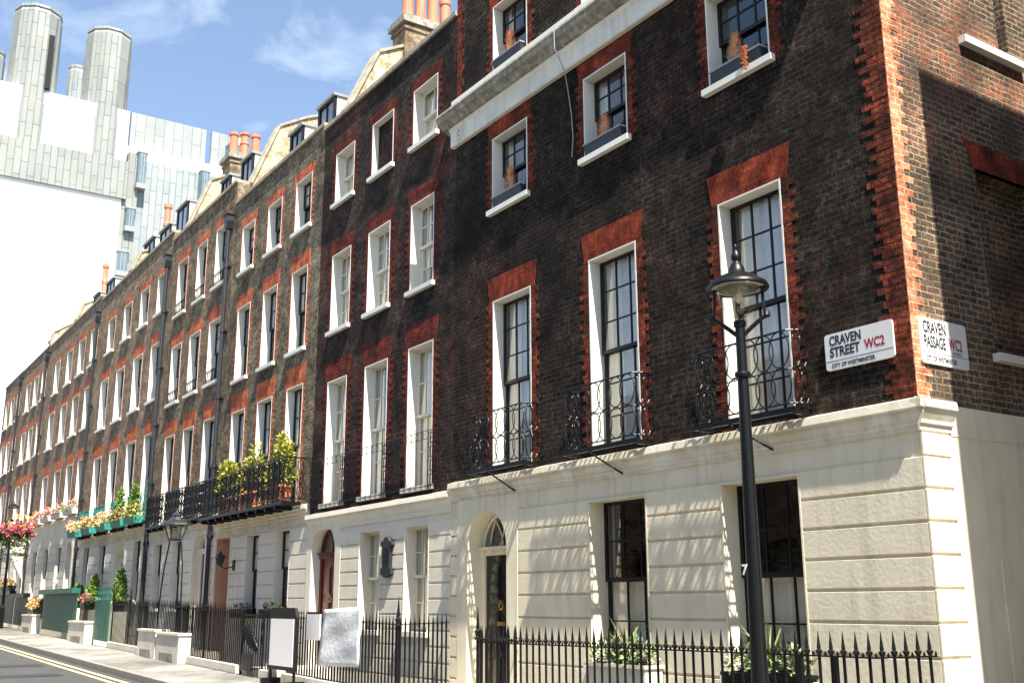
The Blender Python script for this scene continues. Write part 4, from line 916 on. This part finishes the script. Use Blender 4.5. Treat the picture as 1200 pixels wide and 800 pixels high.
# black finialled upper line of spikes seen over the street railing (rear handrails beside the steps)
# low white walls / piers
def pier(label, xa, xb, hgt, y0=-1.56, y1=-1.27, panel=True):
    t = thing('low_wall', ((xa+xb)/2, -1.4, pav((xa+xb)/2)), label, 'low wall', 'low white stone walls at the kerb of the areas')
    m = MB(); zb_ = pav(xa)-.05; zt = pav(xb)+hgt
    m.box(xa, xb, y0, y1, zb_, zt); w_ = (xb-xa); m.build('wall_block', 'plinth', t)
    k = MB(); k.box(xa-.03, xb+.03, y0-.03, y1+.03, zt, zt+.05); k.build('wall_coping', 'stuccoB', t)
    k = MB(); k.box(xa+w_*.18, xa+w_*.80, y0-.012, y0-.001, zb_+.04, zb_+.22); k.build('wall_vent', 'grime', t)
pier('white stone block directly under the lantern, farther of the adjoining pair', -21.75, -20.22, .62)
pier('white stone block directly under the lantern, nearer of the adjoining pair', -20.12, -18.35, .60)
pier('white stone block between the wide and the narrow green boards', -29.85, -27.65, .60)
pier('white stone block at the left end of the wide green board', -38.0, -35.95, .60)
pier('short white stone stub beside the rounded board', -13.05, -12.75, .28, -1.5, -1.1)
# green and black boards over the railings
def board(name, label, xa, xb, z0f, hgt, m, top=True, y=-1.34):
    t = thing(name, ((xa+xb)/2, y, pav((xa+xb)/2)), label, 'hoarding')
    b = MB(); x = xa; k = 0
    while x < xb-.02:
        x2 = min(x+.16, xb); b.box(x+.003, x2-.003, y-.012-(k % 2)*.006, y+.012, z0f(x), z0f((xa+xb)/2)+hgt); x = x2; k += 1
    b.build('boarding', m, t)
    if top: MB().box(xa-.05, xb+.05, y-.20, y+.06, z0f((xa+xb)/2)+hgt, z0f((xa+xb)/2)+hgt+.16).build('top_trough', m, t)
board('green_hoarding', 'wide green painted boarding over the railings', -35.35, -29.95, lambda x: pav(x)+.18, 1.22, 'teal')
board('green_hoarding', 'narrow green painted boarding beside the black railing', -27.5, -25.75, lambda x: pav(x)+.14, 1.14, 'teal', False)
board('black_hoarding', 'black boarding at the far left edge', -45.5, -41.5, lambda x: pav(x)+.15, 1.1, 'blackwood')
board('black_hoarding', 'black boarding with a narrow white post, left of the yellow flowers', -41.2, -38.4, lambda x: pav(x)+.15, 1.05, 'blackwood')
t = thing('trellis', (-26.6, -1.3, pav(-26)+1.3), 'pale teal lattice panel standing above the narrow green board', 'trellis')
m_ = MB()
for i in range(9): x = -27.4+.19*i; m_.box(x, x+.03, -1.32, -1.30, .10, .50)
for z in (.10, .30, .48): m_.box(-27.45, -25.8, -1.325, -1.295, z, z+.03)
m_.build('lattice', 'tealpot', t)

# ------------------------------------------------------------------ street lamp
def street_lamp(x, y):
    zb_ = pav(x); t = thing('street_lamp', (x, y, zb_), 'tall black street lamp post with domed lantern standing in front of the corner house', 'street lamp')
    p = MB(); p.lathe([(.15, zb_), (.15, zb_+.25), (.13, zb_+.3), (.12, zb_+.55), (.13, zb_+.58), (.09, zb_+.66), (.080, zb_+.7), (.052, 2.10), (.072, 2.105), (.076, 2.13), (.072, 2.155), (.050, 2.16), (.047, 2.60), (.06, 2.61), (.06, 2.66), (.02, 2.68)], (x, y, 0), 18); p.build('post', 'black', t, smooth=False)
    b = MB(); v = Vector((.80, .60, 0)).normalized()
    for s in (-1, 1):
        P = lambda r, z: (x+s*v.x*r, y+s*v.y*r, z)
        b.tube([P(.03, 2.52), P(.12, 2.60), P(.22, 2.68), P(.27, 2.70)], .022, 8)
        b.lathe([(.02, -.02), (.035, 0), (.02, .04)], P(.265, 2.70), 8)
        b.tube([P(.25, 2.70), P(.235, 2.86), P(.235, 3.02)], .016, 8); b.lathe([(.02, -.02), (.03, 0), (.02, .02)], P(.235, 2.99), 8)
    b.build('bracket', 'black', t)
    hd = MB(); hd.lathe([(.235, 3.00), (.30, 2.985), (.305, 3.0), (.285, 3.04), (.24, 3.065), (.20, 3.10), (.13, 3.135), (.085, 3.155), (.075, 3.20), (.05, 3.25), (.03, 3.27), (.045, 3.29), (.05, 3.33), (.03, 3.37), (.012, 3.40), (.03, 3.42), (.0, 3.46)], (x, y, 0), 24); hd.build('hood', 'black', t, smooth=True)
    rf = MB(); rf.lathe([(.285, 2.995), (.22, 3.02), (.10, 3.05), (0, 3.055)], (x, y, 0), 24); rf.build('reflector', 'white', t, smooth=True)
    gl = MB(); gl.lathe([(.215, 2.995), (.21, 2.93), (.17, 2.82), (.10, 2.73), (.04, 2.69), (.0, 2.685)], (x, y, 0), 20); gl.build('glass_bowl', 'clearglass', t, smooth=True)
    bu = MB(); bu.lathe([(.012, 3.05), (.02, 3.0), (.045, 2.93), (.045, 2.88), (.0, 2.84)], (x, y, 0), 12); bu.build('bulb', 'white', t, smooth=True)
    LAMP.append((t, x, y))
LAMP = []
street_lamp(-.78, -1.6)

# ------------------------------------------------------------------ writing
def text(par, s, loc, size, m, rot, sx=1.0, bold=.0, width=None):
    c = bpy.data.curves.new('letters', 'FONT'); c.body = s; c.size = size; c.extrude = .0015; c.offset = bold; c.align_x = 'LEFT'; c.align_y = 'BOTTOM_BASELINE'
    o = bpy.data.objects.new('lettering', c); COL.objects.link(o)
    bpy.context.view_layer.update()
    dg = bpy.context.evaluated_depsgraph_get(); me = bpy.data.meshes.new_from_object(o.evaluated_get(dg)); bpy.data.objects.remove(o)
    xs = [v.co.x for v in me.vertices]; w_ = max(xs)-min(xs)
    if width: sx = width/w_
    for v in me.vertices: v.co.x = (v.co.x-min(xs))*sx
    me.materials.clear(); me.materials.append(M[m])
    for p in me.polygons: p.material_index = 0
    o = bpy.data.objects.new('lettering', me); COL.objects.link(o); o.parent = par; o.location = Vector(loc)-WL[par.name]; o.rotation_euler = rot; WL[o.name] = Vector(loc); return o
text(LAMP[0][0], '7', (LAMP[0][1]-.072, LAMP[0][2]-.078, .25), .13, 'paper', (R(90), 0, 0), bold=.004)
def rrect(w_, h_, r, n=5):
    p = []
    for cx, cz, a0 in ((w_-r, r, -90), (w_-r, h_-r, 0), (r, h_-r, 90), (r, r, 180)):
        for i in range(n+1): a = R(a0+90*i/n); p.append((cx+r*math.cos(a), cz+r*math.sin(a)))
    return p
def nameplate(name, label, org, side, w_, h_, l1, l2, code, l3, extra=None):
    t = thing(name, org, label, 'street sign', 'street nameplates on the corner house')
    ox, oy, oz = org
    if side == 'front': fn = lambda u, v, d: (ox+u, oy-d, oz+v); rot = (R(90), 0, 0)
    else: fn = lambda u, v, d: (ox+d, oy+u, oz+v); rot = (R(90), 0, R(90))
    MB().prism(rrect(w_, h_, .035), fn, .0, .028).build('sign_plate', 'sign', t)
    e = .0285
    text(t, l1, fn(w_*.075, h_*.675, e), h_*.36, 'ink', rot, width=w_*.475, bold=.0035)
    text(t, l2, fn(w_*.075, h_*.36, e), h_*.36, 'ink', rot, width=w_*.45, bold=.0035)
    text(t, code, fn(w_*.59, h_*.39, e), h_*.35, 'redink', rot, width=w_*.29, bold=.003)
    text(t, l3, fn(w_*.09, h_*.065, e), h_*.155, 'ink', rot, width=w_*.64, bold=.0008)
    if extra: text(t, extra, fn(w_*.66, h_*.275, e), h_*.10, 'ink', rot, width=w_*.22)
    MB().prism([(w_*.01, h_*.24), (w_*.99, h_*.24), (w_*.99, h_*.25), (w_*.01, h_*.25)], fn, e-.0005, e+.0008).build('dividing_line', 'ink', t)
nameplate('street_nameplate', 'white nameplate reading CRAVEN STREET WC2 on the dark front wall', (-1.065, -.0, 2.395), 'front', .865, .395, 'CRAVEN', 'STREET', 'WC2', 'CITY OF WESTMINSTER')
nameplate('street_nameplate', 'half sunlit nameplate reading CRAVEN PASSAGE WC2 on the side wall', (.0, .09, 2.31), 'side', .78, .475, 'CRAVEN', 'PASSAGE', 'WC2', 'CITY OF WESTMINSTER', 'STREET')

# ------------------------------------------------------------------ plants and small things
def leaves(mb, c, rad, n, size, rnd, up=.2, elong=1.6, shell=.35):
    for _ in range(n):
        while True:
            p = Vector((rnd.uniform(-1, 1), rnd.uniform(-1, 1), rnd.uniform(-1, 1)))
            if shell < p.length < 1: break
        q = Vector((c[0]+p.x*rad[0], c[1]+p.y*rad[1], c[2]+p.z*rad[2]))
        d = (p+Vector((rnd.uniform(-.8, .8), rnd.uniform(-.8, .8), rnd.uniform(-.8, .8)+up))).normalized(); s = size*rnd.uniform(.6, 1.3)
        n_ = d.cross(Vector((rnd.uniform(-1, 1), rnd.uniform(-1, 1), rnd.uniform(-1, 1)))).normalized()
        mb.quad(q, q+d*s*.5*elong+n_*s*.35, q+d*s*elong, q+d*s*.5*elong-n_*s*.35)
def frond(mb, base, d, length, width, droop, n=7):
    d = Vector(d).normalized(); side = d.cross(Vector((0, 0, 1))); side = side.normalized() if side.length > .1 else Vector((1, 0, 0))
    pts = []; p = Vector(base); v = d.copy()
    for i in range(n+1): pts.append(p.copy()); p = p+v*(length/n); v = (v+Vector((0, 0, -droop/n))).normalized()
    for i in range(n):
        w0 = width*(1-(i/n)**1.5)*.5; w1 = width*(1-((i+1)/n)**1.5)*.5+.0005
        mb.quad(pts[i]-side*w0, pts[i]+side*w0, pts[i+1]+side*w1, pts[i+1]-side*w1)
def window_box(x, z, label, seed, tall=.30, w_=.84, off=0, trail=False, y=.045):
    rnd = random.Random(seed); t = thing('window_box', (x, y, z), label, 'window box', 'black window boxes with dried plants')
    b = MB(); b.prism([(-.10, 0), (.10, 0), (.125, .16), (.125, .185), (-.125, .185), (-.125, .16)], lambda u, v, s: (s, y+u, z+v), x-w_/2, x+w_/2)
    b.build('trough', 'iron_pipe', t); MB().box(x-w_/2-.012, x+w_/2+.012, y-.137, y+.137, z+.166, z+.189).build('trough_rim', 'lead', t)
    MB().box(x-w_/2+.02, x+w_/2-.02, y-.10, y+.10, z+.191, z+.196).build('soil', 'soil', t)
    p = MB(); px = x-w_*.12+off
    for i in range(330):
        a = rnd.uniform(0, 6.28); hgt = rnd.uniform(0, 1); rr = .095*(1-hgt)**.5; q = (px+rr*math.cos(a)+.03*hgt, y+rr*.7*math.sin(a), z+.19+hgt*tall)
        frond(p, q, (math.cos(a)*.6, math.sin(a)*.6, 1.0), rnd.uniform(.05, .10), .012, .5, 3)
    if trail:
        for i in range(70):
            hgt = rnd.uniform(0, 1); q = (x+w_*.26+rnd.uniform(-.04, .04), y-.15-rnd.uniform(0, .03), z+.22-hgt*.30); frond(p, q, (rnd.uniform(-1, 1), -.5, .3), .06, .025, 1.5, 3)
    p.build('dried_plant', 'dried', t)
window_box(-7.235, 6.36, 'black window box with tall dried plant on the sill just under the white band end', 1, .42, off=.03)
window_box(-4.72, 6.36, 'black window box with small dried plant beside the hanging cable', 2, .34)
window_box(-2.08, 6.36, 'black window box with a dried tuft trailing over its edge', 3, .36, trail=True)
window_box(-7.215, 8.86, 'black window box with dried orange plant on the sill above the white band', 4, .40, off=.03)

def sill_planter(x, z, label, potm, seed, w_=1.15, spikes=26, sx=0.0, h_=.24):
    rnd = random.Random(seed); t = thing('sill_planter', (x, -.17, z), label, 'planter', 'planters on the ground floor sills')
    b = MB(); b.box(x-w_/2, x+w_/2, -.34, -.06, z, z+h_); b.box(x-w_/2-.025, x+w_/2+.025, -.365, -.045, z+h_-.04, z+h_); b.build('trough', potm, t)
    l = MB()
    for k in range(5): leaves(l, (x-w_*.38+w_*.19*k, -.22, z+h_+.09+.04*math.sin(k*2+seed)), (.15, .14, .15), 90, .045, rnd)
    l.build('ivy', 'ivy', t)
    l = MB()
    for k in range(4): leaves(l, (x-w_*.3+w_*.2*k, -.18, z+h_+.14), (.16, .12, .16), 70, .05, rnd)
    l.build('foliage', 'dark_leaf', t)
    s = MB()
    for i in range(spikes):
        a = rnd.uniform(0, 6.28); e = rnd.uniform(.5, 2.4); frond(s, (x+sx, -.2, z+h_+.02), (math.cos(a), math.sin(a)*.6, e), rnd.uniform(.45, .72), .035, rnd.uniform(.5, 1.8), 8)
    s.build('spiky_leaves', 'spike', t)
sill_planter(-4.42, -.97, 'cream trough planter with ivy and spiky leaves under the window left of the lamp post', 'plinth', 5, sx=.12)
sill_planter(-2.0, -.97, 'planter with variegated ivy and spiky leaves directly behind the lamp post', 'black', 6, w_=1.05, sx=.02)

def potted_shrub(x, label, seed, hgt, z=2.12, w_=.55):
    rnd = random.Random(seed); y = -.30; t = thing('potted_shrub', (x, y, z), label, 'potted shrub', 'potted shrubs on the black balcony')
    b = MB(); b.lathe([(w_*.30, 0), (w_*.42, .34), (w_*.47, .35), (w_*.47, .41), (w_*.40, .41), (w_*.38, .36)], (x, y, z), 4 if seed % 2 else 14); b.build('pot', 'terracotta', t)
    s = MB(); 
    for i in range(5): a = i*1.3; s.tube([(x, y, z+.35), (x+.1*math.cos(a), y+.05*math.sin(a), z+.8), (x+.22*math.cos(a), y+.1*math.sin(a), z+.4+hgt*.8)], .012, 5, r2=.005)
    s.build('stem', 'soil', t)
    l = MB()
    for k in range(9):
        leaves(l, (x+rnd.uniform(-.30, .30), y+rnd.uniform(-.10, .12), z+.45+hgt*rnd.uniform(.05, .78)), (rnd.uniform(.20, .32), .17, rnd.uniform(.18, .28)), 120, .07, rnd, elong=1.7)
    leaves(l, (x, y, z+.45+hgt*.85), (.16, .12, .25), 60, .06, rnd, elong=1.9)
    l.build('foliage', 'leafy', t)
potted_shrub(-19.4, 'yellow-green shrub in terracotta pot at the left end of the balcony', 11, .80)
potted_shrub(-17.45, 'yellow-green shrub in terracotta pot in the middle of the balcony', 12, .95)
potted_shrub(-15.85, 'bushiest yellow-green shrub in terracotta pot at the right end of the balcony', 13, 1.05, w_=.6)

def flower_box(x, y, z, w_, label, cols, seed, potm='tealpot', conifer=False, n=38, sz=.065, group='flower boxes along the balconies'):
    rnd = random.Random(seed); t = thing('flower_box', (x, y, z), label, 'flower box', group)
    b = MB(); b.prism([(-.11, 0), (.11, 0), (.15, .22), (-.15, .22)], lambda u, v, s: (s, y+u, z+v), x-w_/2, x+w_/2); b.build('trough', potm, t)
    l = MB(); k = max(2, int(w_/.3))
    for i in range(k): leaves(l, (x-w_/2+w_*(i+.5)/k, y, z+.28), (.22, .17, .17), 60, .06, rnd)
    l.build('foliage', 'leaf', t)
    for c in cols:
        f = MB()
        for i in range(n):
            p = (x+rnd.uniform(-.5, .5)*w_*1.05, y+rnd.uniform(-.20, .08), z+rnd.uniform(.18, .56)); leaves(f, p, (.035, .035, .035), 7, sz, rnd, elong=1.0, shell=0)
        f.build('blossom', c, t)
    if conifer:
        f = MB()
        for i in range(220): hgt = rnd.random(); a = rnd.uniform(0, 6.28); rr = .20*(1-hgt); leaves(f, (x+rr*math.cos(a), y+rr*math.sin(a), z+.2+hgt*.95), (.04, .04, .05), 2, .07, rnd, shell=0)
        f.build('small_conifer', 'leafb', t)
    return t
for i, (x, cols, con, lab) in enumerate(((-35.3, ('yelflower', 'paleflower'), False, 'balcony flower box with pale yellow and cream flowers, leftmost of the teal boxes'),
        (-33.1, ('redflower', 'yelflower'), False, 'balcony flower box with coral and yellow flowers, second of the teal boxes from the left'),
        (-30.9, ('yelflower', 'paleflower'), False, 'balcony flower box with orange and yellow flowers, just left of the one with conifer'),
        (-28.9, ('redflower',), True, 'balcony flower box with red flowers and an upright conifer'),
        (-27.3, ('yelflower',), True, 'balcony flower box with yellow-green conifer, rightmost of the teal boxes'))):
    flower_box(x, -.52, 2.40, 1.25, lab, cols, 30+i, conifer=con)
for i, (x, lab) in enumerate(((-45.0, 'leftmost trough of coral flowers on the cream ledge'), (-42.8, 'trough of coral flowers on the cream ledge, second from left'), (-40.5, 'trough of pale flowers with trailing white on the cream ledge, third from left'), (-38.2, 'rightmost trough of pale flowers on the cream ledge by the drainpipe'))):
    flower_box(x, -.16, 3.44, 1.7, lab, ('redflower', 'paleflower') if i < 2 else ('paleflower',), 50+i, potm='plinth', group='flower troughs on the ledge')
# hanging baskets on a lamp bracket, left edge
def basket(x, y, z, label, seed):
    rnd = random.Random(seed); t = thing('flower_basket', (x, y, z), label, 'flower basket', 'pink flower baskets at the left edge')
    b = MB(); b.lathe([(.0, -.25), (.25, -.15), (.36, .05), (.38, .1), (.0, .1)], (x, y, z), 12); b.build('basket', 'soil', t)
    l = MB(); leaves(l, (x, y, z+.05), (.62, .5, .40), 260, .09, rnd); leaves(l, (x, y, z-.55), (.40, .3, .55), 160, .09, rnd); l.build('foliage', 'leaf', t)
    for c, n in (('pinkflower', 80), ('yelflower', 18)):
        f = MB()
        for i in range(n): a = rnd.uniform(0, 6.28); rr = rnd.uniform(.3, .62); leaves(f, (x+rr*math.cos(a), y+rr*.8*math.sin(a), z+rnd.uniform(-.05, .45)+(.3 if c == 'yelflower' else 0)), (.05, .05, .05), 8, .09, rnd, elong=1.0, shell=0)
        f.build('blossom', c, t)
basket(-43.6, -1.6, 2.85, 'pink flower basket at the very left edge', 61)
basket(-39.9, -1.6, 2.75, 'pink and orange flower basket beside the drainpipe', 62)
# lamp standard that carries them
def far_lamp():
    x, y = -41.4, -1.75; zb_ = pav(x); t = thing('street_lamp', (x, y, zb_), 'small distant black street lamp above the pink flower baskets', 'street lamp')
    p = MB(); p.lathe([(.10, zb_), (.09, zb_+.8), (.055, zb_+.9), (.045, 3.35), (.07, 3.38), (.03, 3.42)], (x, y, 0), 10)
    p.tube([(-43.6, -1.62, 3.25), (-41.4, y, 3.35), (-39.9, -1.62, 3.25)], .025, 6); p.tube([(-43.6, -1.62, 2.9), (-43.6, -1.62, 3.3)], .012, 5); p.tube([(-39.9, -1.62, 2.8), (-39.9, -1.62, 3.3)], .012, 5); p.build('post', 'black', t)
    g_ = MB(); g_.lathe([(.10, 3.45), (.22, 3.85), (.22, 3.86)], (x, y, 0), 6); g_.build('lantern_glass', 'clearglass', t)
    hd = MB(); hd.lathe([(.27, 3.86), (.22, 3.92), (.09, 4.02), (.04, 4.12), (.0, 4.2)], (x, y, 0), 8); hd.build('hood', 'black', t)
far_lamp()
# porch of the far house behind the baskets
t = thing('stone_bracket', (-48.1, -.13, 1.2), 'white carved bracket beside the pink flower basket and a drainpipe', 'bracket')
m_ = MB(); m_.box(-48.5, -47.7, -.75, -.13, 2.35, 2.62); m_.prism([(-.13, 2.35), (-.7, 2.35), (-.55, 2.0), (-.28, 1.5), (-.13, 1.2)], FX, -48.4, -47.8); m_.build('bracket', 'stuccoC', t)
t.location.x += 0

# overthrow lantern in front of house D
def overthrow():
    t = thing('overthrow_lantern', (-19.8, -1.4, pav(-20)+.6), 'glass lantern held on thin bowed iron arms over the low white walls', 'lantern')
    m_ = MB(); zb_ = pav(-20)+.62
    m_.tube([(-20.75, -1.4, zb_), (-20.62, -1.4, .3), (-20.45, -1.4, .9), (-20.12, -1.4, 1.55), (-20.02, -1.4, 1.86)], .018, 6)
    m_.tube([(-18.9, -1.4, zb_), (-18.95, -1.4, .3), (-19.0, -1.4, .9), (-19.2, -1.4, 1.45), (-19.42, -1.4, 1.86)], .018, 6)
    m_.build('iron_arms', 'black', t)
    c = (-19.72, -1.4, 0)
    g_ = MB(); g_.lathe([(.17, 1.52), (.30, 1.86)], c, 4); g_.build('lantern_glass', 'clearglass', t)
    f = MB(); 
    for k in range(4):
        a = math.pi/2*k+math.pi/4; f.tube([(c[0]+.17*math.cos(a), c[1]+.17*math.sin(a), 1.52), (c[0]+.30*math.cos(a), c[1]+.30*math.sin(a), 1.86)], .014, 5)
    f.lathe([(.18, 1.49), (.19, 1.53), (.0, 1.535)], c, 4); f.lathe([(.38, 1.86), (.36, 1.90), (.17, 1.98), (.11, 2.06), (.12, 2.10), (.05, 2.16), (.0, 2.24)], c, 8); f.build('hood', 'iron_pipe', t)
    b = MB(); b.lathe([(.03, 1.54), (.06, 1.62), (.05, 1.75), (.0, 1.8)], c, 8); b.build('bulb', 'white', t)
overthrow()
# wall lantern in house C doorway
t = thing('wall_lantern', (-19.35, -.18, .9), 'small black wall lantern beside the pink doorway', 'wall lantern')
m_ = MB(); m_.box(-19.40, -19.28, -.07, -.035, .80, 1.05); m_.tube([(-19.34, -.06, .9), (-19.4, -.25, .84), (-19.5, -.34, .92)], .016, 6); m_.build('bracket', 'black', t)
m_ = MB(); m_.lathe([(.07, .92), (.12, 1.10), (.15, 1.11), (.10, 1.17), (.04, 1.20), (.02, 1.26), (0, 1.27)], (-19.5, -.34, 0), 6); m_.build('lantern', 'iron_pipe', t)
# dark wall plaque / lamp case on house B
t = thing('wall_plaque', (-11.17, -.04, .55), 'black shaped plaque fixed on the white wall between the two ground floor windows', 'plaque')
m_ = MB(); m_.prism([(-11.37, .52), (-11.30, .50), (-11.22, .46), (-11.10, .46), (-11.02, .50), (-10.95, .52), (-10.97, .62), (-11.03, .64), (-11.01, 1.00), (-10.93, 1.03), (-10.95, 1.09), (-11.05, 1.10), (-11.10, 1.17), (-11.22, 1.17), (-11.27, 1.10), (-11.37, 1.09), (-11.39, 1.03), (-11.31, 1.00), (-11.29, .64), (-11.35, .62)], FY, -.11, -.036); m_.build('plaque_body', 'iron_pipe', t)
m_ = MB(); m_.prism([(-11.24, .68), (-11.08, .68), (-11.07, .98), (-11.25, .98)], FY, -.118, -.111); m_.build('plaque_face', 'blackwood', t)
# blank white panels
def sandwich():
    t = thing('notice_board', (-12.35, -1.62, pav(-12.3)), 'black framed blank white notice board with rounded top standing by the railing', 'notice board')
    y = -1.62; xa, xb, z0, z1 = -12.76, -11.50, -1.08, -.28; m_ = MB()
    P = [(xa, z0-.04), (xb, z0-.04), (xb, z1+.06), (xb-.10, z1+.22), (xa+.10, z1+.22), (xa, z1+.06)]
    m_.prism(P, FY, y, y+.05); m_.build('frame', 'blackwood', t)
    m_ = MB(); m_.box(xa+.09, xb-.09, y-.008, y-.001, z0+.03, z1+.03); m_.build('panel', 'paper', t)
    for fx in (xa+.085, xb-.085): m_ = MB(); m_.box(fx-.035, fx+.035, y-.14, y+.22, pav(fx), pav(fx)+.1); m_.box(fx-.02, fx+.02, y+.01, y+.05, pav(fx)+.1, z0-.04); m_.build('foot', 'black', t)
sandwich()
t = thing('small_panel', (-11.5, -1.30, -.4), 'small blank white panel tied to the railing', 'sign'); m_ = MB(); m_.box(-11.80, -11.22, -1.305, -1.285, -.60, -.17); m_.build('panel', 'paper', t)
m_ = MB(); m_.box(-11.83, -11.19, -1.284, -1.274, -.60, -.13); m_.build('backing', 'blackwood', t)
t = thing('hanging_sheet', (-10.4, -1.31, -.5), 'large crumpled grey-white sheet hung on the railing', 'sheet'); m_ = MB(); n = 14
for j in range(n+1):
    for i in range(n+1):
        u, v = i/n, j/n; x = -11.20+.16*v+(1.60-.14*v)*u; z = -1.02+.05*u+(.93)*v; m_.v.append((x, -1.325-.008*math.sin(7*u+5*v)-.006*math.sin(13*v-4*u), z))
for j in range(n):
    for i in range(n): a = j*(n+1)+i; m_.f.append((a, a+1, a+n+2, a+n+1))
m_.build('sheet_cloth', 'sheet', t, smooth=True)
so_ = t.children[0]; md = so_.modifiers.new('thick', 'SOLIDIFY'); md.thickness = .006
# wrought-iron gate with woven ornament left of the notice board
def iron_gate(xa, xb, y):
    zb_ = pav((xa+xb)/2)+.10; zt = zb_+1.12
    t = thing('iron_gate', ((xa+xb)/2, y, zb_), 'black wrought-iron gate with woven oval ornament and solid kick panel beside the rounded board', 'gate')
    for x in (xa, xb):
        m_ = MB(); m_.tube([(x, y, zb_-.1), (x, y, zt)], .026, 8); m_.lathe([(.02, 0), (.05, .02), (.02, .05), (.055, .09), (.03, .13), (.0, .17)], (x, y, zt), 10)
        for k in range(2):
            sx = 1 if x == xa else -1; m_.tube([(x+sx*(.02+.09*math.sin(a*.5)), y, zt-.28-.25*k+.10*math.cos(a)) for a in [q*.5 for q in range(9)]], .012, 5)
        m_.build('gate_post', 'black', t)
    proto = None
    for q in range(1, 9):
        x = xa+(xb-xa)*q/9
        if proto is None: proto = MB().box(x-.009, x+.009, y-.009, y+.009, zb_+.02, zt-.06).build('gate_bar', 'black', t, origin=(x, y, zb_))
        else: copy_tree(proto, t, (x, y, zb_))
    m_ = MB(); m_.box(xa, xb, y-.012, y+.012, zt-.10, zt-.07); m_.box(xa, xb, y-.013, y+.013, zb_+.02, zb_+.05); m_.build('gate_rail', 'black', t)
    m_ = MB(); cx, cz = xa+.62, zb_+.62; ang = -.55; ca, sa = math.cos(ang), math.sin(ang)
    for f in (1.0, .55, .2, -.2, -.55):
        m_.tube([(cx+.46*math.cos(a)*ca-.13*f*math.sin(a)*sa, y-.04-.05*abs(math.sin(a)), cz+.46*math.cos(a)*sa+.13*f*math.sin(a)*ca) for a in [q*math.pi/9 for q in range(18)]], .016, 5, True)
    for q in range(-4, 5):
        u = q*.095; h_ = .13*math.sqrt(max(0, 1-(u/.46)**2)); m_.tube([(cx+u*ca+h_*sa, y-.03, cz+u*sa-h_*ca), (cx+u*ca, y-.10, cz+u*sa), (cx+u*ca-h_*sa, y-.03, cz+u*sa+h_*ca)], .014, 5)
    m_.build('woven_ornament', 'black', t)
    MB().box(xa+.05, xa+.62, y-.03, y-.014, zb_-.02, zb_+.30).build('kick_panel', 'black', t)
iron_gate(-15.0, -13.85, -1.30)
# dark planter boxes on sills in house C
for x, lab in ((-18.15, 'low black window box on the ground floor sill nearer the pink doorway'), (-16.3, 'low black window box on the ground floor sill just above the iron gate')):
    t = thing('sill_trough', (x, -.2, -.28), lab, 'window box'); MB().box(x-.5, x+.5, -.32, -.05, -.30, -.10).build('trough', 'black', t)
    l = MB(); leaves(l, (x, -.2, -.06), (.45, .12, .06), 90, .05, random.Random(int(-x*10))); l.build('foliage', 'dark_leaf', t)
# conifer topiary by house E door
def topiary(x, y, label, seed, hgt):
    rnd = random.Random(seed); z = pav(x)+.9; t = thing('potted_conifer', (x, y, z), label, 'potted conifer', 'small clipped conifers by the doors')
    b = MB(); b.lathe([(.14, 0), (.20, .3), (.22, .31), (.18, .31)], (x, y, z), 12); b.build('pot', 'black', t)
    l = MB()
    for i in range(420): hh = rnd.random(); a = rnd.uniform(0, 6.28); rr = .21*(1-hh)**.7; leaves(l, (x+rr*math.cos(a), y+rr*math.sin(a), z+.3+hh*hgt), (.04, .04, .05), 2, .07, rnd, shell=0)
    l.build('foliage', 'leafb', t)
    bb = MB(); bb.box(x-.25, x+.25, y-.2, y+.2, pav(x)-.9, z-.002); bb.build('pedestal', 'stuccoB', t)
topiary(-28.4, -.45, 'clipped conifer right of the arched doorway, seen above the railing', 71, .95)
topiary(-31.8, -.45, 'clipped conifer standing behind the gap between the green boards', 72, .75)
topiary(-34.2, -.45, 'smallest clipped conifer peeping over the wide green board', 73, .45)
flower_box(-36.9, -1.35, pav(-36.9)+.62, 1.1, 'yellow flowers beside the left end of the wide green board', ('yelflower', 'redflower'), 80, potm='black', n=45, group='flowers by the boards')
flower_box(-28.6, -1.35, pav(-28.6)+.95, .5, 'pink flowers and trailing leaves between the two green boards', ('pinkflower',), 81, potm='black', n=10, group='flowers by the boards')
flower_box(-43.2, -1.35, pav(-43)+1.42, 2.2, 'orange flowers on the black boarding at the left edge', ('redflower', 'yelflower'), 82, potm='black', n=30, group='flowers by the boards')
# steps/kerb blocks at C
t = thing('door_steps', (-20.2, -.7, pav(-20)), 'stone steps bridging to the pink doorway', 'steps'); m_ = MB(); m_.box(-20.85, -19.68, -1.25, -.05, pav(-20)-.3, pav(-20)+.15); m_.build('step', 'pink', t)
t = thing('door_steps', (-14.1, -.7, pav(-14)), 'stone steps bridging to the dark red door', 'steps'); m_ = MB(); m_.box(-14.8, -13.4, -1.25, -.05, pav(-14)-.3, pav(-14)+.15); m_.build('step', 'plinth', t)
t = thing('door_steps', (-22.15, -.7, pav(-22)), 'stone steps under the tall arched doorway with dark plaques', 'steps'); m_ = MB(); m_.box(-22.8, -21.5, -1.25, -.05, pav(-22)-.3, pav(-22)+.15); m_.build('step', 'plinth', t)
t = thing('door_steps', (-30.5, -.7, pav(-30)), 'stone steps hidden behind the green boards', 'steps'); m_ = MB(); m_.box(-31.3, -29.8, -1.25, -.05, pav(-30)-.3, pav(-30)+.15); m_.build('step', 'plinth', t)

# ------------------------------------------------------------------ lift everything so that the street is near z=0
for o in list(COL.objects):
    if o.parent is None and o.type not in ('CAMERA', 'LIGHT'): o.location.z += EYE
